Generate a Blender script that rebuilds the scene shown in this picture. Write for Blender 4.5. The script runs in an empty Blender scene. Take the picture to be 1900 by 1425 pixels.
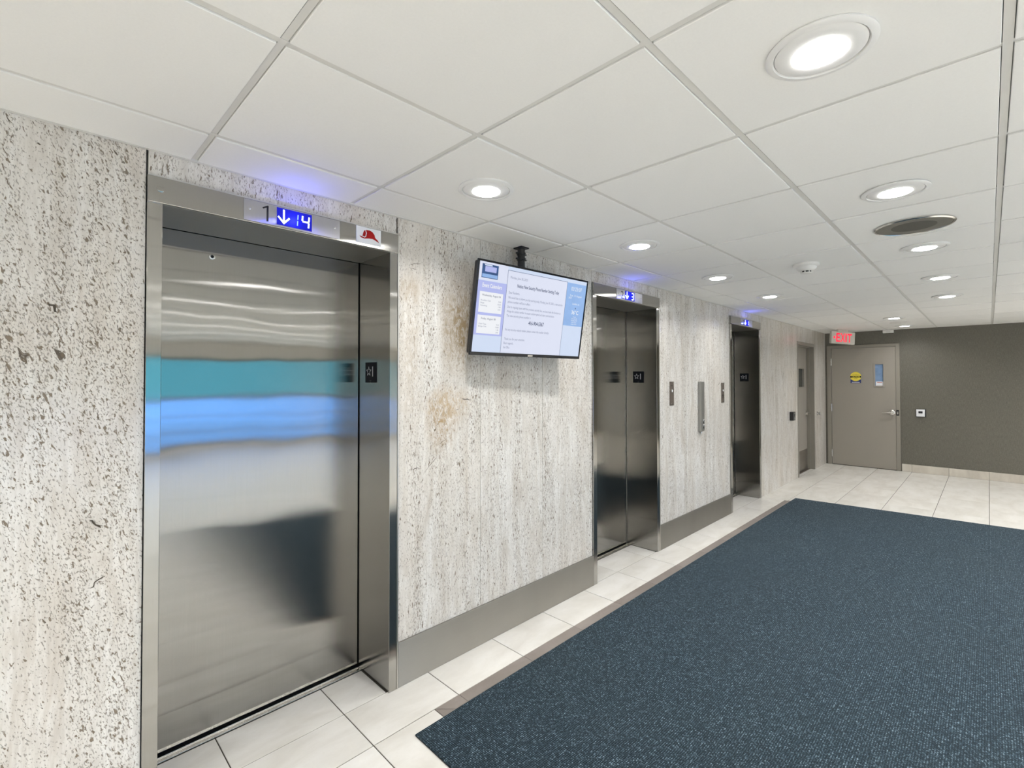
import bpy, bmesh, math, random
from mathutils import Vector, Matrix

random.seed(7)
SC = bpy.context.scene
COL = SC.collection
PI = math.pi

# ------------------------------------------------------------------ camera
F_PX, YAW, PITCH, ROLL = 890.99127, 0.77987, 0.01504, -0.00115
CAM = Vector((0.0, -2.06352, 1.4988))
PPX, PPY = 953.776, 689.381
fw = Vector((math.cos(PITCH)*math.cos(YAW), math.cos(PITCH)*math.sin(YAW), math.sin(PITCH)))
rt = Vector((math.sin(YAW), -math.cos(YAW), 0))
up = rt.cross(fw)
r2 = math.cos(ROLL)*rt + math.sin(ROLL)*up
u2 = -math.sin(ROLL)*rt + math.cos(ROLL)*up
cam_data = bpy.data.cameras.new('camera')
cam_data.sensor_width = 36.0
cam_data.sensor_fit = 'HORIZONTAL'
cam_data.lens = F_PX*36.0/1900.0
cam_data.shift_x = (950.0-PPX)/1900.0
cam_data.shift_y = -(712.5-PPY)/1900.0
cam_data.clip_start = 0.02
cam = bpy.data.objects.new('camera', cam_data)
cam.matrix_world = Matrix(((r2.x, u2.x, -fw.x, CAM.x), (r2.y, u2.y, -fw.y, CAM.y), (r2.z, u2.z, -fw.z, CAM.z), (0, 0, 0, 1)))
COL.objects.link(cam)
SC.camera = cam

# ------------------------------------------------------------------ sky outside the lobby windows, exposure
world = bpy.data.worlds.new('daylight')
SC.world = world
world.use_nodes = True
bg = world.node_tree.nodes['Background']
bg.inputs['Color'].default_value = (0.50, 0.74, 1.0, 1)
bg.inputs['Strength'].default_value = 2.3
SC.view_settings.view_transform = 'Standard'
SC.view_settings.look = 'None'
SC.view_settings.gamma = 1.0
SC.view_settings.use_curve_mapping = False
SC.view_settings.exposure = 0.87
LAMP = 12.0           # radiance of the glowing downlight lenses
BEAM = 3.85            # watts in the beam of each downlight
SPREAD = math.radians(150)
SC.cycles.use_denoising = True
SC.cycles.max_bounces = 14
SC.cycles.diffuse_bounces = 8
SC.cycles.glossy_bounces = 6
SC.cycles.transparent_max_bounces = 12
SC.cycles.sample_clamp_indirect = 8.0
SC.cycles.caustics_reflective = False
SC.cycles.caustics_refractive = False

# window wall of the lobby (behind the camera) - daylight portals lie in its openings
YW = -9.3            # plane of the window wall
XE = 9.9465          # plane of the end wall
XF = -3.6            # wall behind, out of frame
H = 2.2944           # ceiling height
WIN = [(-3.4, 6.1, 0.06, 1.98)]   # x0,x1,z0,z1
for (a, b, c, d) in WIN:
    ld = bpy.data.lights.new('window_daylight', 'AREA')
    ld.shape = 'RECTANGLE'; ld.size = b-a; ld.size_y = d-c
    ld.cycles.is_portal = True
    lo = bpy.data.objects.new('window_daylight', ld)
    lo.location = ((a+b)/2, YW-0.30, (c+d)/2)
    lo.rotation_euler = (PI/2, 0, 0)      # -Z of the lamp looks along +Y, into the room
    COL.objects.link(lo)


# ------------------------------------------------------------------ node helpers
def new_mat(name):
    m = bpy.data.materials.new(name)
    m.use_nodes = True
    nt = m.node_tree
    return m, nt, nt.nodes['Principled BSDF']


def N(nt, t, **kw):
    n = nt.nodes.new(t)
    for k, v in kw.items():
        setattr(n, k, v)
    return n


def L(nt, a, b):
    nt.links.new(a, b)


def math_n(nt, op, a, b=None, c=None, clamp=False):
    n = N(nt, 'ShaderNodeMath', operation=op, use_clamp=clamp)
    for i, v in enumerate((a, b, c)):
        if v is None:
            continue
        if isinstance(v, (int, float)):
            n.inputs[i].default_value = v
        else:
            L(nt, v, n.inputs[i])
    return n.outputs[0]


def vmul(nt, v, s, off=None):
    n = N(nt, 'ShaderNodeVectorMath', operation='MULTIPLY')
    L(nt, v, n.inputs[0]); n.inputs[1].default_value = s
    o = n.outputs[0]
    if off is not None:
        a = N(nt, 'ShaderNodeVectorMath', operation='ADD')
        L(nt, o, a.inputs[0]); L(nt, off, a.inputs[1]); o = a.outputs[0]
    return o


def noise(nt, v, scale=1.0, detail=4.0, rough=0.55, dist=0.0):
    n = N(nt, 'ShaderNodeTexNoise')
    L(nt, v, n.inputs['Vector'])
    n.inputs['Scale'].default_value = scale
    n.inputs['Detail'].default_value = detail
    n.inputs['Roughness'].default_value = rough
    n.inputs['Distortion'].default_value = dist
    return n.outputs['Fac']


def ramp(nt, f, stops, interp='LINEAR'):
    n = N(nt, 'ShaderNodeValToRGB')
    n.color_ramp.interpolation = interp
    el = n.color_ramp.elements
    while len(el) < len(stops):
        el.new(0.5)
    for e, (p, c) in zip(el, stops):
        e.position = p
        e.color = (c, c, c, 1) if isinstance(c, (int, float)) else (*c, 1)
    L(nt, f, n.inputs[0])
    return n.outputs[0]


def mix(nt, f, a, b, mode='MIX'):
    n = N(nt, 'ShaderNodeMix', data_type='RGBA', blend_type=mode)
    for s, v in ((n.inputs[0], f), (n.inputs[6], a), (n.inputs[7], b)):
        if isinstance(v, (int, float)):
            s.default_value = v
        elif isinstance(v, tuple):
            s.default_value = (*v, 1)
        else:
            L(nt, v, s)
    return n.outputs[2]


def position(nt):
    return N(nt, 'ShaderNodeNewGeometry').outputs['Position']


def obj_random(nt):
    return N(nt, 'ShaderNodeObjectInfo').outputs['Random']


def bump(nt, h, bs, strength=0.3, dist=0.001):
    b = N(nt, 'ShaderNodeBump')
    b.inputs['Strength'].default_value = strength
    b.inputs['Distance'].default_value = dist
    L(nt, h, b.inputs['Height'])
    L(nt, b.outputs[0], bs.inputs['Normal'])
    return b


def plain(name, col, rough=0.5, metal=0.0, var=0.05, scale=30.0, spec=0.5, emit=0.0, ecol=None):
    m, nt, b = new_mat(name)
    p = position(nt)
    f = noise(nt, p, scale, 3)
    c = mix(nt, f, tuple(max(0, x*(1-var)) for x in col), tuple(min(1, x*(1+var)) for x in col))
    L(nt, c, b.inputs['Base Color'])
    b.inputs['Roughness'].default_value = rough
    b.inputs['Metallic'].default_value = metal
    b.inputs['Specular IOR Level'].default_value = spec
    if emit:
        b.inputs['Emission Color'].default_value = (*(ecol or col), 1)
        b.inputs['Emission Strength'].default_value = emit
    return m


# ------------------------------------------------------------------ materials
def travertine(name, coarse):
    m, nt, b = new_mat(name)
    p = position(nt)
    rnd = obj_random(nt)
    cx = N(nt, 'ShaderNodeCombineXYZ')
    L(nt, math_n(nt, 'MULTIPLY', rnd, 37.0), cx.inputs[0])
    L(nt, math_n(nt, 'MULTIPLY', rnd, 19.0), cx.inputs[2])
    off = cx.outputs[0]
    # broad vertical bedding and clouding
    vein = noise(nt, vmul(nt, p, (9, 5, 1.5), off), 1.0, 7, 0.68, 1.0)
    fine = noise(nt, vmul(nt, p, (70, 20, 9), off), 1.0, 5, 0.65)
    cloud = noise(nt, vmul(nt, p, (2.3, 2, 1.1), off), 1.0, 3, 0.5)
    col = ramp(nt, vein, [(0.28, (0.56, 0.51, 0.45)), (0.42, (0.70, 0.67, 0.625)), (0.54, (0.785, 0.77, 0.74)), (0.72, (0.83, 0.825, 0.81))])
    col = mix(nt, math_n(nt, 'MULTIPLY', ramp(nt, fine, [(0.40, 1.0), (0.60, 0.0)]), 0.38), col, (0.52, 0.485, 0.44))
    col = mix(nt, math_n(nt, 'MULTIPLY', ramp(nt, cloud, [(0.45, 0.0), (0.75, 1.0)]), 0.40), col, (0.66, 0.575, 0.48))
    # pits: dark elongated holes, gathered in vertical bands
    sep = N(nt, 'ShaderNodeSeparateXYZ'); L(nt, p, sep.inputs[0])
    shear = N(nt, 'ShaderNodeCombineXYZ')
    if coarse:
        L(nt, math_n(nt, 'MULTIPLY_ADD', sep.outputs[2], 0.28, sep.outputs[0]), shear.inputs[0])
    else:
        L(nt, sep.outputs[0], shear.inputs[0])
    L(nt, sep.outputs[1], shear.inputs[1]); L(nt, sep.outputs[2], shear.inputs[2])
    sp = shear.outputs[0]
    band = noise(nt, vmul(nt, p, (13, 5, 1.1), off), 1.0, 3, 0.5)
    if coarse:
        k1, k2, k3 = (210, 60, 100), (110, 30, 48), (40, 12, 20)
    else:
        k1, k2, k3 = (230, 60, 74), (130, 40, 36), (44, 12, 16)
    n1 = noise(nt, vmul(nt, sp, k1, off), 1.0, 2, 0.5, 0.4)
    n2 = noise(nt, vmul(nt, sp, k2, off), 1.0, 3, 0.55, 0.5)
    n3 = noise(nt, vmul(nt, sp, k3, off), 1.0, 4, 0.6, 1.0)
    lift = math_n(nt, 'MULTIPLY_ADD', band, 0.26 if coarse else 0.24, -0.12)
    p1 = ramp(nt, math_n(nt, 'ADD', n1, lift), [(0.575, 0.0), (0.64, 1.0)])
    p2 = ramp(nt, math_n(nt, 'ADD', n2, lift), [(0.612 if coarse else 0.61, 0.0), (0.652 if coarse else 0.65, 1.0)])
    p3 = ramp(nt, math_n(nt, 'ADD', n3, math_n(nt, 'MULTIPLY', lift, 0.5)), [(0.675 if coarse else 0.69, 0.0), (0.705 if coarse else 0.715, 1.0)])
    pit = math_n(nt, 'MAXIMUM', math_n(nt, 'MULTIPLY', p1, 0.62 if coarse else 0.6), math_n(nt, 'MAXIMUM', math_n(nt, 'MULTIPLY', p2, 0.92), p3))
    pc = ramp(nt, n2, [(0.4, (0.10, 0.085, 0.065)), (0.75, (0.20, 0.15, 0.10))])
    col = mix(nt, pit, col, pc)
    if not coarse:
        # ochre rust stains in the stone left of and below the screen
        def blot(cxp, czp, sx, sz, amt, colr, src):
            dx = math_n(nt, 'MULTIPLY', math_n(nt, 'SUBTRACT', sep.outputs[0], cxp), 1/sx)
            dz = math_n(nt, 'MULTIPLY', math_n(nt, 'SUBTRACT', sep.outputs[2], czp), 1/sz)
            r = math_n(nt, 'SQRT', math_n(nt, 'ADD', math_n(nt, 'MULTIPLY', dx, dx), math_n(nt, 'MULTIPLY', dz, dz)))
            f = math_n(nt, 'SUBTRACT', 1.0, r, clamp=True)
            f = math_n(nt, 'MULTIPLY', math_n(nt, 'MULTIPLY', f, ramp(nt, noise(nt, vmul(nt, p, (48, 20, 26), off), 1.0, 5, 0.7, 0.8), [(0.40, 0.12), (0.62, 1.0)])), amt, clamp=True)
            return mix(nt, f, src, colr)
        col = blot(1.545, 1.28, 0.13, 0.22, 1.25, (0.42, 0.295, 0.165), col)
        col = blot(1.60, 1.36, 0.20, 0.12, 0.9, (0.50, 0.37, 0.22), col)
        col = blot(1.66, 1.78, 0.16, 0.32, 1.5, (0.38, 0.29, 0.18), col)
        col = blot(1.35, 1.62, 0.09, 0.55, 0.8, (0.52, 0.45, 0.36), col)
        col = blot(1.34, 1.95, 0.15, 0.10, 0.9, (0.50, 0.42, 0.32), col)
    col = mix(nt, 1.0, col, (0.955, 0.945, 0.93), 'MULTIPLY')
    L(nt, col, b.inputs['Base Color'])
    b.inputs['Roughness'].default_value = 0.17
    L(nt, math_n(nt, 'MULTIPLY_ADD', pit, 0.5, 0.17), b.inputs['Roughness'])
    b.inputs['Specular IOR Level'].default_value = 0.45
    bump(nt, math_n(nt, 'SUBTRACT', 1.0, pit), b, 0.5, 0.0015)
    return m


def steel(name, col=(0.56, 0.545, 0.52), rough=0.30, wave=0.0, vertical_grain=True, smear=0.0, grain=0.5):
    m, nt, b = new_mat(name)
    geo = N(nt, 'ShaderNodeNewGeometry')
    p = geo.outputs['Position']
    g = noise(nt, vmul(nt, p, (900, 900, 6) if vertical_grain else (6, 6, 900)), 1.0, 2)
    big = noise(nt, vmul(nt, p, (2.5, 2.5, 1.6)), 1.0, 4)
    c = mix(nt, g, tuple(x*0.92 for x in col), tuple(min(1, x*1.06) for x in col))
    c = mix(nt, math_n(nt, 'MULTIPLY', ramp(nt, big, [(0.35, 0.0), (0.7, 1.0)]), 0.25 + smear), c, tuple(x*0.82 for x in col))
    L(nt, c, b.inputs['Base Color'])
    b.inputs['Metallic'].default_value = 1.0
    b.inputs['Roughness'].default_value = rough
    b.inputs['Anisotropic'].default_value = 0.95
    cr = N(nt, 'ShaderNodeVectorMath', operation='CROSS_PRODUCT')
    cr.inputs[0].default_value = (0.02, 0.012, 1) if vertical_grain else (0.3, 0.3, 0)
    L(nt, geo.outputs['True Normal'], cr.inputs[1])
    L(nt, cr.outputs[0], b.inputs['Tangent'])
    # fine grain tilts the surface sideways only: lamps smear into long horizontal streaks
    gr = noise(nt, vmul(nt, p, (7000, 7000, 500) if vertical_grain else (500, 500, 7000)), 1.0, 1, 0.5)
    amt = math_n(nt, 'MULTIPLY', math_n(nt, 'SUBTRACT', gr, 0.5), grain)
    sc = N(nt, 'ShaderNodeVectorMath', operation='SCALE'); L(nt, cr.outputs[0], sc.inputs[0]); L(nt, amt, sc.inputs['Scale'])
    ad = N(nt, 'ShaderNodeVectorMath', operation='ADD'); L(nt, sc.outputs[0], ad.inputs[0])
    nrm = geo.outputs['Normal']
    if wave:
        w = noise(nt, vmul(nt, p, (2.2, 2.2, 3.2)), 1.0, 1.5, 0.4)
        bp = N(nt, 'ShaderNodeBump'); bp.inputs['Strength'].default_value = 1.0; bp.inputs['Distance'].default_value = wave
        L(nt, w, bp.inputs['Height']); nrm = bp.outputs[0]
    L(nt, nrm, ad.inputs[1])
    nz = N(nt, 'ShaderNodeVectorMath', operation='NORMALIZE'); L(nt, ad.outputs[0], nz.inputs[0])
    L(nt, nz.outputs[0], b.inputs['Normal'])
    return m


def carpet_mat():
    m, nt, b = new_mat('ribbed_carpet')
    p = position(nt)
    sep = N(nt, 'ShaderNodeSeparateXYZ'); L(nt, p, sep.inputs[0])
    rib = math_n(nt, 'SINE', math_n(nt, 'MULTIPLY', sep.outputs[1], 2*PI/0.0085))
    rib2 = math_n(nt, 'SINE', math_n(nt, 'MULTIPLY', sep.outputs[0], 2*PI/0.0085))
    weave = math_n(nt, 'MULTIPLY_ADD', math_n(nt, 'ADD', rib, rib2), 0.25, 0.5)
    n1 = noise(nt, vmul(nt, p, (120, 120, 40)), 1.0, 3, 0.75)
    n2 = noise(nt, vmul(nt, p, (420, 420, 40)), 1.0, 2, 0.6)
    n3 = noise(nt, vmul(nt, p, (1.4, 1.4, 1)), 1.0, 4, 0.6)
    f = math_n(nt, 'ADD', math_n(nt, 'MULTIPLY', n1, 0.62), math_n(nt, 'ADD', math_n(nt, 'MULTIPLY', n2, 0.28), math_n(nt, 'MULTIPLY', weave, 0.14)))
    c = ramp(nt, f, [(0.41, (0.006, 0.010, 0.013)), (0.53, (0.010, 0.021, 0.029)), (0.60, (0.042, 0.072, 0.096)), (0.68, (0.34, 0.45, 0.52))])
    c = mix(nt, math_n(nt, 'MULTIPLY', ramp(nt, n3, [(0.4, 0.0), (0.7, 1.0)]), 0.22), c, (0.024, 0.034, 0.038))
    L(nt, c, b.inputs['Base Color'])
    b.inputs['Roughness'].default_value = 0.95
    b.inputs['Specular IOR Level'].default_value = 0.1
    b.inputs['Sheen Weight'].default_value = 0.15
    b.inputs['Sheen Roughness'].default_value = 0.5
    b.inputs['Sheen Tint'].default_value = (0.6, 0.75, 0.9, 1)
    bump(nt, math_n(nt, 'ADD', weave, n2), b, 0.8, 0.003)
    return m


def tile_mat(name, ca, cb, cc, rough, streak=True):
    m, nt, b = new_mat(name)
    p = position(nt)
    rnd = obj_random(nt)
    cx = N(nt, 'ShaderNodeCombineXYZ')
    L(nt, math_n(nt, 'MULTIPLY', rnd, 53.0), cx.inputs[0]); L(nt, math_n(nt, 'MULTIPLY', rnd, 31.0), cx.inputs[1])
    a = noise(nt, vmul(nt, p, (2.2, 6.0, 3) if streak else (5, 5, 5), cx.outputs[0]), 1.0, 6, 0.6, 0.4)
    d = noise(nt, vmul(nt, p, (45, 60, 30), cx.outputs[0]), 1.0, 4, 0.65)
    c = ramp(nt, a, [(0.32, cb), (0.55, ca), (0.75, cc)])
    c = mix(nt, math_n(nt, 'MULTIPLY', ramp(nt, d, [(0.5, 0.0), (0.75, 1.0)]), 0.22), c, cb)
    br = math_n(nt, 'MULTIPLY_ADD', rnd, 0.05, 0.965)
    v = N(nt, 'ShaderNodeVectorMath', operation='SCALE'); L(nt, c, v.inputs[0]); L(nt, br, v.inputs['Scale'])
    L(nt, v.outputs[0], b.inputs['Base Color'])
    b.inputs['Roughness'].default_value = rough
    bump(nt, d, b, 0.08, 0.001)
    return m


def ceiling_mat():
    m, nt, b = new_mat('ceiling_tile_white')
    p = position(nt)
    rnd = obj_random(nt)
    f = noise(nt, p, 160, 3, 0.6)
    g = noise(nt, p, 1.7, 3, 0.5)
    sc = noise(nt, vmul(nt, p, (9, 17, 5)), 1.0, 4, 0.7, 1.2)
    c = mix(nt, f, (0.84, 0.84, 0.825), (0.90, 0.90, 0.885))
    c = mix(nt, math_n(nt, 'MULTIPLY', g, 0.16), c, (0.78, 0.77, 0.73))
    c = mix(nt, math_n(nt, 'MULTIPLY', ramp(nt, sc, [(0.775, 0.0), (0.80, 1.0)]), 0.5), c, (0.42, 0.39, 0.34))
    br = math_n(nt, 'MULTIPLY_ADD', rnd, 0.03, 0.97)
    v = N(nt, 'ShaderNodeVectorMath', operation='SCALE'); L(nt, c, v.inputs[0]); L(nt, br, v.inputs['Scale'])
    L(nt, v.outputs[0], b.inputs['Base Color'])
    b.inputs['Roughness'].default_value = 0.75
    b.inputs['Specular IOR Level'].default_value = 0.2
    bump(nt, f, b, 0.12, 0.0008)
    return m


def wallpaper_mat():
    m, nt, b = new_mat('olive_grey_wallcovering')
    p = position(nt)
    hz = noise(nt, vmul(nt, p, (60, 60, 420)), 1.0, 3, 0.6)
    vt = noise(nt, vmul(nt, p, (300, 300, 18)), 1.0, 3, 0.6)
    f = math_n(nt, 'MULTIPLY_ADD', math_n(nt, 'ADD', hz, vt), 0.5, 0.0)
    c = ramp(nt, f, [(0.34, (0.085, 0.081, 0.066)), (0.5, (0.126, 0.118, 0.094)), (0.66, (0.180, 0.175, 0.150))])
    L(nt, c, b.inputs['Base Color'])
    b.inputs['Roughness'].default_value = 0.42
    bump(nt, f, b, 0.35, 0.001)
    return m


def glass_mat(name, tint):
    m = bpy.data.materials.new(name)
    m.use_nodes = True
    nt = m.node_tree
    nt.nodes.clear()
    out = N(nt, 'ShaderNodeOutputMaterial')
    tr = N(nt, 'ShaderNodeBsdfTransparent')
    n = noise(nt, position(nt), 2.0, 2)
    L(nt, mix(nt, n, tuple(x*0.96 for x in tint), tint), tr.inputs[0])
    gl = N(nt, 'ShaderNodeBsdfGlossy'); gl.inputs['Roughness'].default_value = 0.02
    fr = N(nt, 'ShaderNodeFresnel'); fr.inputs[0].default_value = 1.45
    mx = N(nt, 'ShaderNodeMixShader')
    L(nt, fr.outputs[0], mx.inputs[0]); L(nt, tr.outputs[0], mx.inputs[1]); L(nt, gl.outputs[0], mx.inputs[2])
    L(nt, mx.outputs[0], out.inputs[0])
    return m


def emit_mat(name, col, s, base=None, var=0.04):
    m, nt, b = new_mat(name)
    f = noise(nt, position(nt), 20, 2)
    e = mix(nt, f, tuple(x*(1-var) for x in col), col)
    L(nt, e, b.inputs['Emission Color'])
    b.inputs['Emission Strength'].default_value = s
    b.inputs['Base Color'].default_value = (*(base or (0.02, 0.02, 0.02)), 1)
    b.inputs['Roughness'].default_value = 0.6
    b.inputs['Specular IOR Level'].default_value = 0.15
    return m


M = {}
M['trav'] = travertine('travertine', False)
M['trav_coarse'] = travertine('travertine_coarse_pitted', True)
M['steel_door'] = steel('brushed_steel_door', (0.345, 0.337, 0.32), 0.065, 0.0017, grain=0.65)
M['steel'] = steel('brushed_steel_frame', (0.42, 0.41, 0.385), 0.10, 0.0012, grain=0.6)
M['soffit'] = plain('shade_darkened_soffit', (0.20, 0.19, 0.165), 0.45, 0.6)  # separate dark colour paints the header's shaded underside
M['steel_kick'] = steel('brushed_steel_kick_plate', (0.40, 0.385, 0.35), 0.42, 0.002, False, 0.3)
M['steel_trim'] = plain('pale_metal_trim', (0.66, 0.64, 0.60), 0.35, 1.0)
M['plate'] = steel('indicator_plate_steel', (0.60, 0.60, 0.62), 0.34)
M['chrome'] = plain('satin_chrome', (0.72, 0.70, 0.67), 0.22, 1.0)
M['bronze'] = plain('bronze_plate', (0.21, 0.175, 0.15), 0.42, 0.7)
M['gun'] = plain('grey_metal_box', (0.36, 0.36, 0.34), 0.40, 0.8)
M['black'] = plain('black_plastic', (0.012, 0.012, 0.013), 0.35)
M['black_gloss'] = plain('black_gloss_bezel', (0.006, 0.007, 0.010), 0.12)
M['dark_gap'] = plain('dark_gap', (0.01, 0.01, 0.01), 0.9)
M['white'] = plain('white_enamel', (0.80, 0.80, 0.79), 0.35, 0, 0.02)
M['white_matte'] = plain('white_matte_plastic', (0.78, 0.775, 0.75), 0.5, 0, 0.02)
M['tee'] = plain('ceiling_grid_enamel', (0.68, 0.675, 0.65), 0.45, 0, 0.05, 9)
M['plaster'] = plain('pale_plaster', (0.84, 0.82, 0.78), 0.7, 0, 0.03, 4)
M['carpet'] = carpet_mat()
M['floor'] = tile_mat('porcelain_floor_tile', (0.745, 0.725, 0.685), (0.64, 0.615, 0.565), (0.80, 0.785, 0.755), 0.32)
M['base'] = tile_mat('porcelain_base_tile', (0.60, 0.56, 0.49), (0.50, 0.46, 0.40), (0.66, 0.625, 0.56), 0.4)
M['strip'] = tile_mat('taupe_border_tile', (0.255, 0.22, 0.20), (0.205, 0.175, 0.155), (0.30, 0.265, 0.24), 0.45)
M['grout'] = plain('dark_grout', (0.075, 0.066, 0.055), 0.9, 0, 0.2, 60)
M['ceil'] = ceiling_mat()
M['paper'] = wallpaper_mat()
M['door_paint'] = plain('warm_grey_door_paint', (0.30, 0.275, 0.24), 0.42, 0, 0.03, 3)
M['frame_paint'] = plain('warm_grey_frame_paint', (0.26, 0.24, 0.205), 0.42, 0, 0.03, 3)
M['kick'] = plain('worn_kick_plate', (0.30, 0.275, 0.24), 0.38, 0.85, 0.18, 40)
M['glass'] = glass_mat('clear_window_glass', (0.56, 0.73, 0.96))
M['glass_cyan'] = glass_mat('aqua_tinted_glass', (0.36, 0.60, 0.60))
M['door_glass'] = plain('painted_blue_light_door_glass', (0.17, 0.27, 0.44), 0.08, 0.0, 0.3, 14, 0.8)  # blue light of the room behind is painted into this opaque pane
M['dark_glass'] = plain('dark_door_glass', (0.055, 0.06, 0.055), 0.08, 0, 0.1)
M['lamp'] = emit_mat('downlight_lens', (1.0, 0.992, 0.972), LAMP, (0.9, 0.9, 0.9))
M['disp'] = emit_mat('blue_display_glow', (0.008, 0.010, 0.30), 1.0, (0.0, 0.0, 0.05), 0.3)
M['disp_lit'] = emit_mat('blue_white_display_segments', (0.34, 0.42, 1.0), 5.0)
M['disp_dim'] = emit_mat('dim_blue_display_segments', (0.12, 0.2, 1.0), 2.2)
M['exit_red'] = emit_mat('exit_sign_red_glow', (1.0, 0.02, 0.05), 0.75, (0.5, 0.01, 0.03))
M['exit_plate'] = plain('exit_sign_plate', (0.62, 0.60, 0.54), 0.4, 0, 0.04)
M['red'] = plain('helmet_red', (0.36, 0.008, 0.008), 0.6, spec=0.2)
M['sign_white'] = plain('sign_white', (0.78, 0.79, 0.82), 0.6, 0, 0.02, spec=0.25)
M['sign_black'] = plain('sign_black', (0.006, 0.007, 0.009), 0.6, spec=0.2)
M['sign_mark'] = plain('sign_silver_mark', (0.62, 0.62, 0.63), 0.4, 0.3)
M['yellow'] = plain('caution_yellow', (0.80, 0.66, 0.07), 0.5)
M['navy'] = plain('sticker_navy', (0.02, 0.035, 0.16), 0.5)
M['chip'] = plain('dark_stone_chip', (0.075, 0.062, 0.045), 0.9, 0, 0.4, 120)
M['grille'] = plain('grille_grey', (0.22, 0.21, 0.18), 0.5, 0.5)
M['grille_dark'] = plain('grille_mesh_dark', (0.115, 0.108, 0.09), 0.6, 0.3, 0.35, 700)
SCR = 0.49
M['scr_page'] = emit_mat('screen_page', (0.80, 0.84, 1.0), SCR, var=0.03)
M['scr_side'] = emit_mat('screen_side_panel', (0.70, 0.80, 1.0), SCR, var=0.05)
M['scr_sky'] = emit_mat('screen_sky_blue', (0.34, 0.56, 0.97), SCR, var=0.2)
M['scr_lav'] = emit_mat('screen_lavender', (0.50, 0.55, 0.95), SCR, var=0.05)
M['scr_card'] = emit_mat('screen_card_white', (0.94, 0.96, 1.0), SCR, var=0.01)
M['scr_line'] = emit_mat('screen_grey_line', (0.10, 0.14, 0.26), SCR)
M['scr_text'] = emit_mat('screen_text_grey', (0.22, 0.25, 0.36), SCR)
M['scr_bold'] = emit_mat('screen_text_dark', (0.035, 0.055, 0.14), SCR)
M['scr_white'] = emit_mat('screen_text_white', (0.97, 0.98, 1.0), SCR)
M['scr_photo'] = emit_mat('screen_photo_blue', (0.05, 0.15, 0.42), SCR, var=0.8)


# ------------------------------------------------------------------ mesh helpers
def box(bm, x0, x1, y0, y1, z0, z1, bev=0.0, seg=2):
    x0, x1 = min(x0, x1), max(x0, x1); y0, y1 = min(y0, y1), max(y0, y1); z0, z1 = min(z0, z1), max(z0, z1)
    vs = [bm.verts.new((x, y, z)) for x in (x0, x1) for y in (y0, y1) for z in (z0, z1)]
    fs = []
    for idx in ((0, 1, 3, 2), (4, 6, 7, 5), (0, 4, 5, 1), (2, 3, 7, 6), (0, 2, 6, 4), (1, 5, 7, 3)):
        fs.append(bm.faces.new([vs[i] for i in idx]))
    if bev:
        es = list({e for f in fs for e in f.edges})
        bmesh.ops.bevel(bm, geom=es, offset=bev, segments=seg, profile=0.5, affect='EDGES', clamp_overlap=True)


def prism(bm, pts, ax_o, ax_u, ax_v, ax_n, d):
    """outline pts (u,v) extruded by d along n"""
    o, u, v, n = (Vector(a) for a in (ax_o, ax_u, ax_v, ax_n))
    a = [bm.verts.new(o+u*p[0]+v*p[1]) for p in pts]
    b = [bm.verts.new(o+u*p[0]+v*p[1]+n*d) for p in pts]
    k = len(pts)
    bm.faces.new(b)
    bm.faces.new(list(reversed(a)))
    for i in range(k):
        bm.faces.new((a[i], a[(i+1) % k], b[(i+1) % k], b[i]))


def lathe(bm, prof, cx, cy, cz, n=48, axis='Z'):
    rings = []
    for r, h in prof:
        ring = []
        for i in range(n):
            t = 2*PI*i/n
            c, s = r*math.cos(t), r*math.sin(t)
            if axis == 'Z': q = (cx+c, cy+s, cz+h)
            elif axis == 'Y': q = (cx+c, cy+h, cz+s)
            else: q = (cx+h, cy+c, cz+s)
            ring.append(bm.verts.new(q))
        rings.append(ring)
    for a, b in zip(rings, rings[1:]):
        for i in range(n):
            j = (i+1) % n
            bm.faces.new((a[i], a[j], b[j], b[i]))
    for ring, (r, h) in ((rings[0], prof[0]), (rings[-1], prof[-1])):
        bm.faces.new(ring)


def ring_lathe(bm, prof, cx, cy, cz, n=48, axis='Z'):
    """closed profile swept round: a ring with a hole"""
    rings = []
    for r, h in prof:
        ring = []
        for i in range(n):
            t = 2*PI*i/n
            c, s = r*math.cos(t), r*math.sin(t)
            q = (cx+c, cy+s, cz+h) if axis == 'Z' else ((cx+c, cy+h, cz+s) if axis == 'Y' else (cx+h, cy+c, cz+s))
            ring.append(bm.verts.new(q))
        rings.append(ring)
    k = len(rings)
    for m in range(k):
        a, b = rings[m], rings[(m+1) % k]
        for i in range(n):
            j = (i+1) % n
            bm.faces.new((a[i], a[j], b[j], b[i]))


def tube(bm, pts, r, n=12):
    pts = [Vector(p) for p in pts]
    rings = []
    for i, p in enumerate(pts):
        t = (pts[min(i+1, len(pts)-1)]-pts[max(i-1, 0)]).normalized()
        a = t.cross(Vector((0, 0, 1)))
        if a.length < 0.05: a = t.cross(Vector((1, 0, 0)))
        a.normalize(); b = t.cross(a)
        rr = r[i] if isinstance(r, (list, tuple)) else r
        rings.append([bm.verts.new(p+a*rr*math.cos(2*PI*k/n)+b*rr*math.sin(2*PI*k/n)) for k in range(n)])
    for a, b in zip(rings, rings[1:]):
        for k in range(n):
            bm.faces.new((a[k], a[(k+1) % n], b[(k+1) % n], b[k]))
    bm.faces.new(rings[0]); bm.faces.new(rings[-1])


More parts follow.
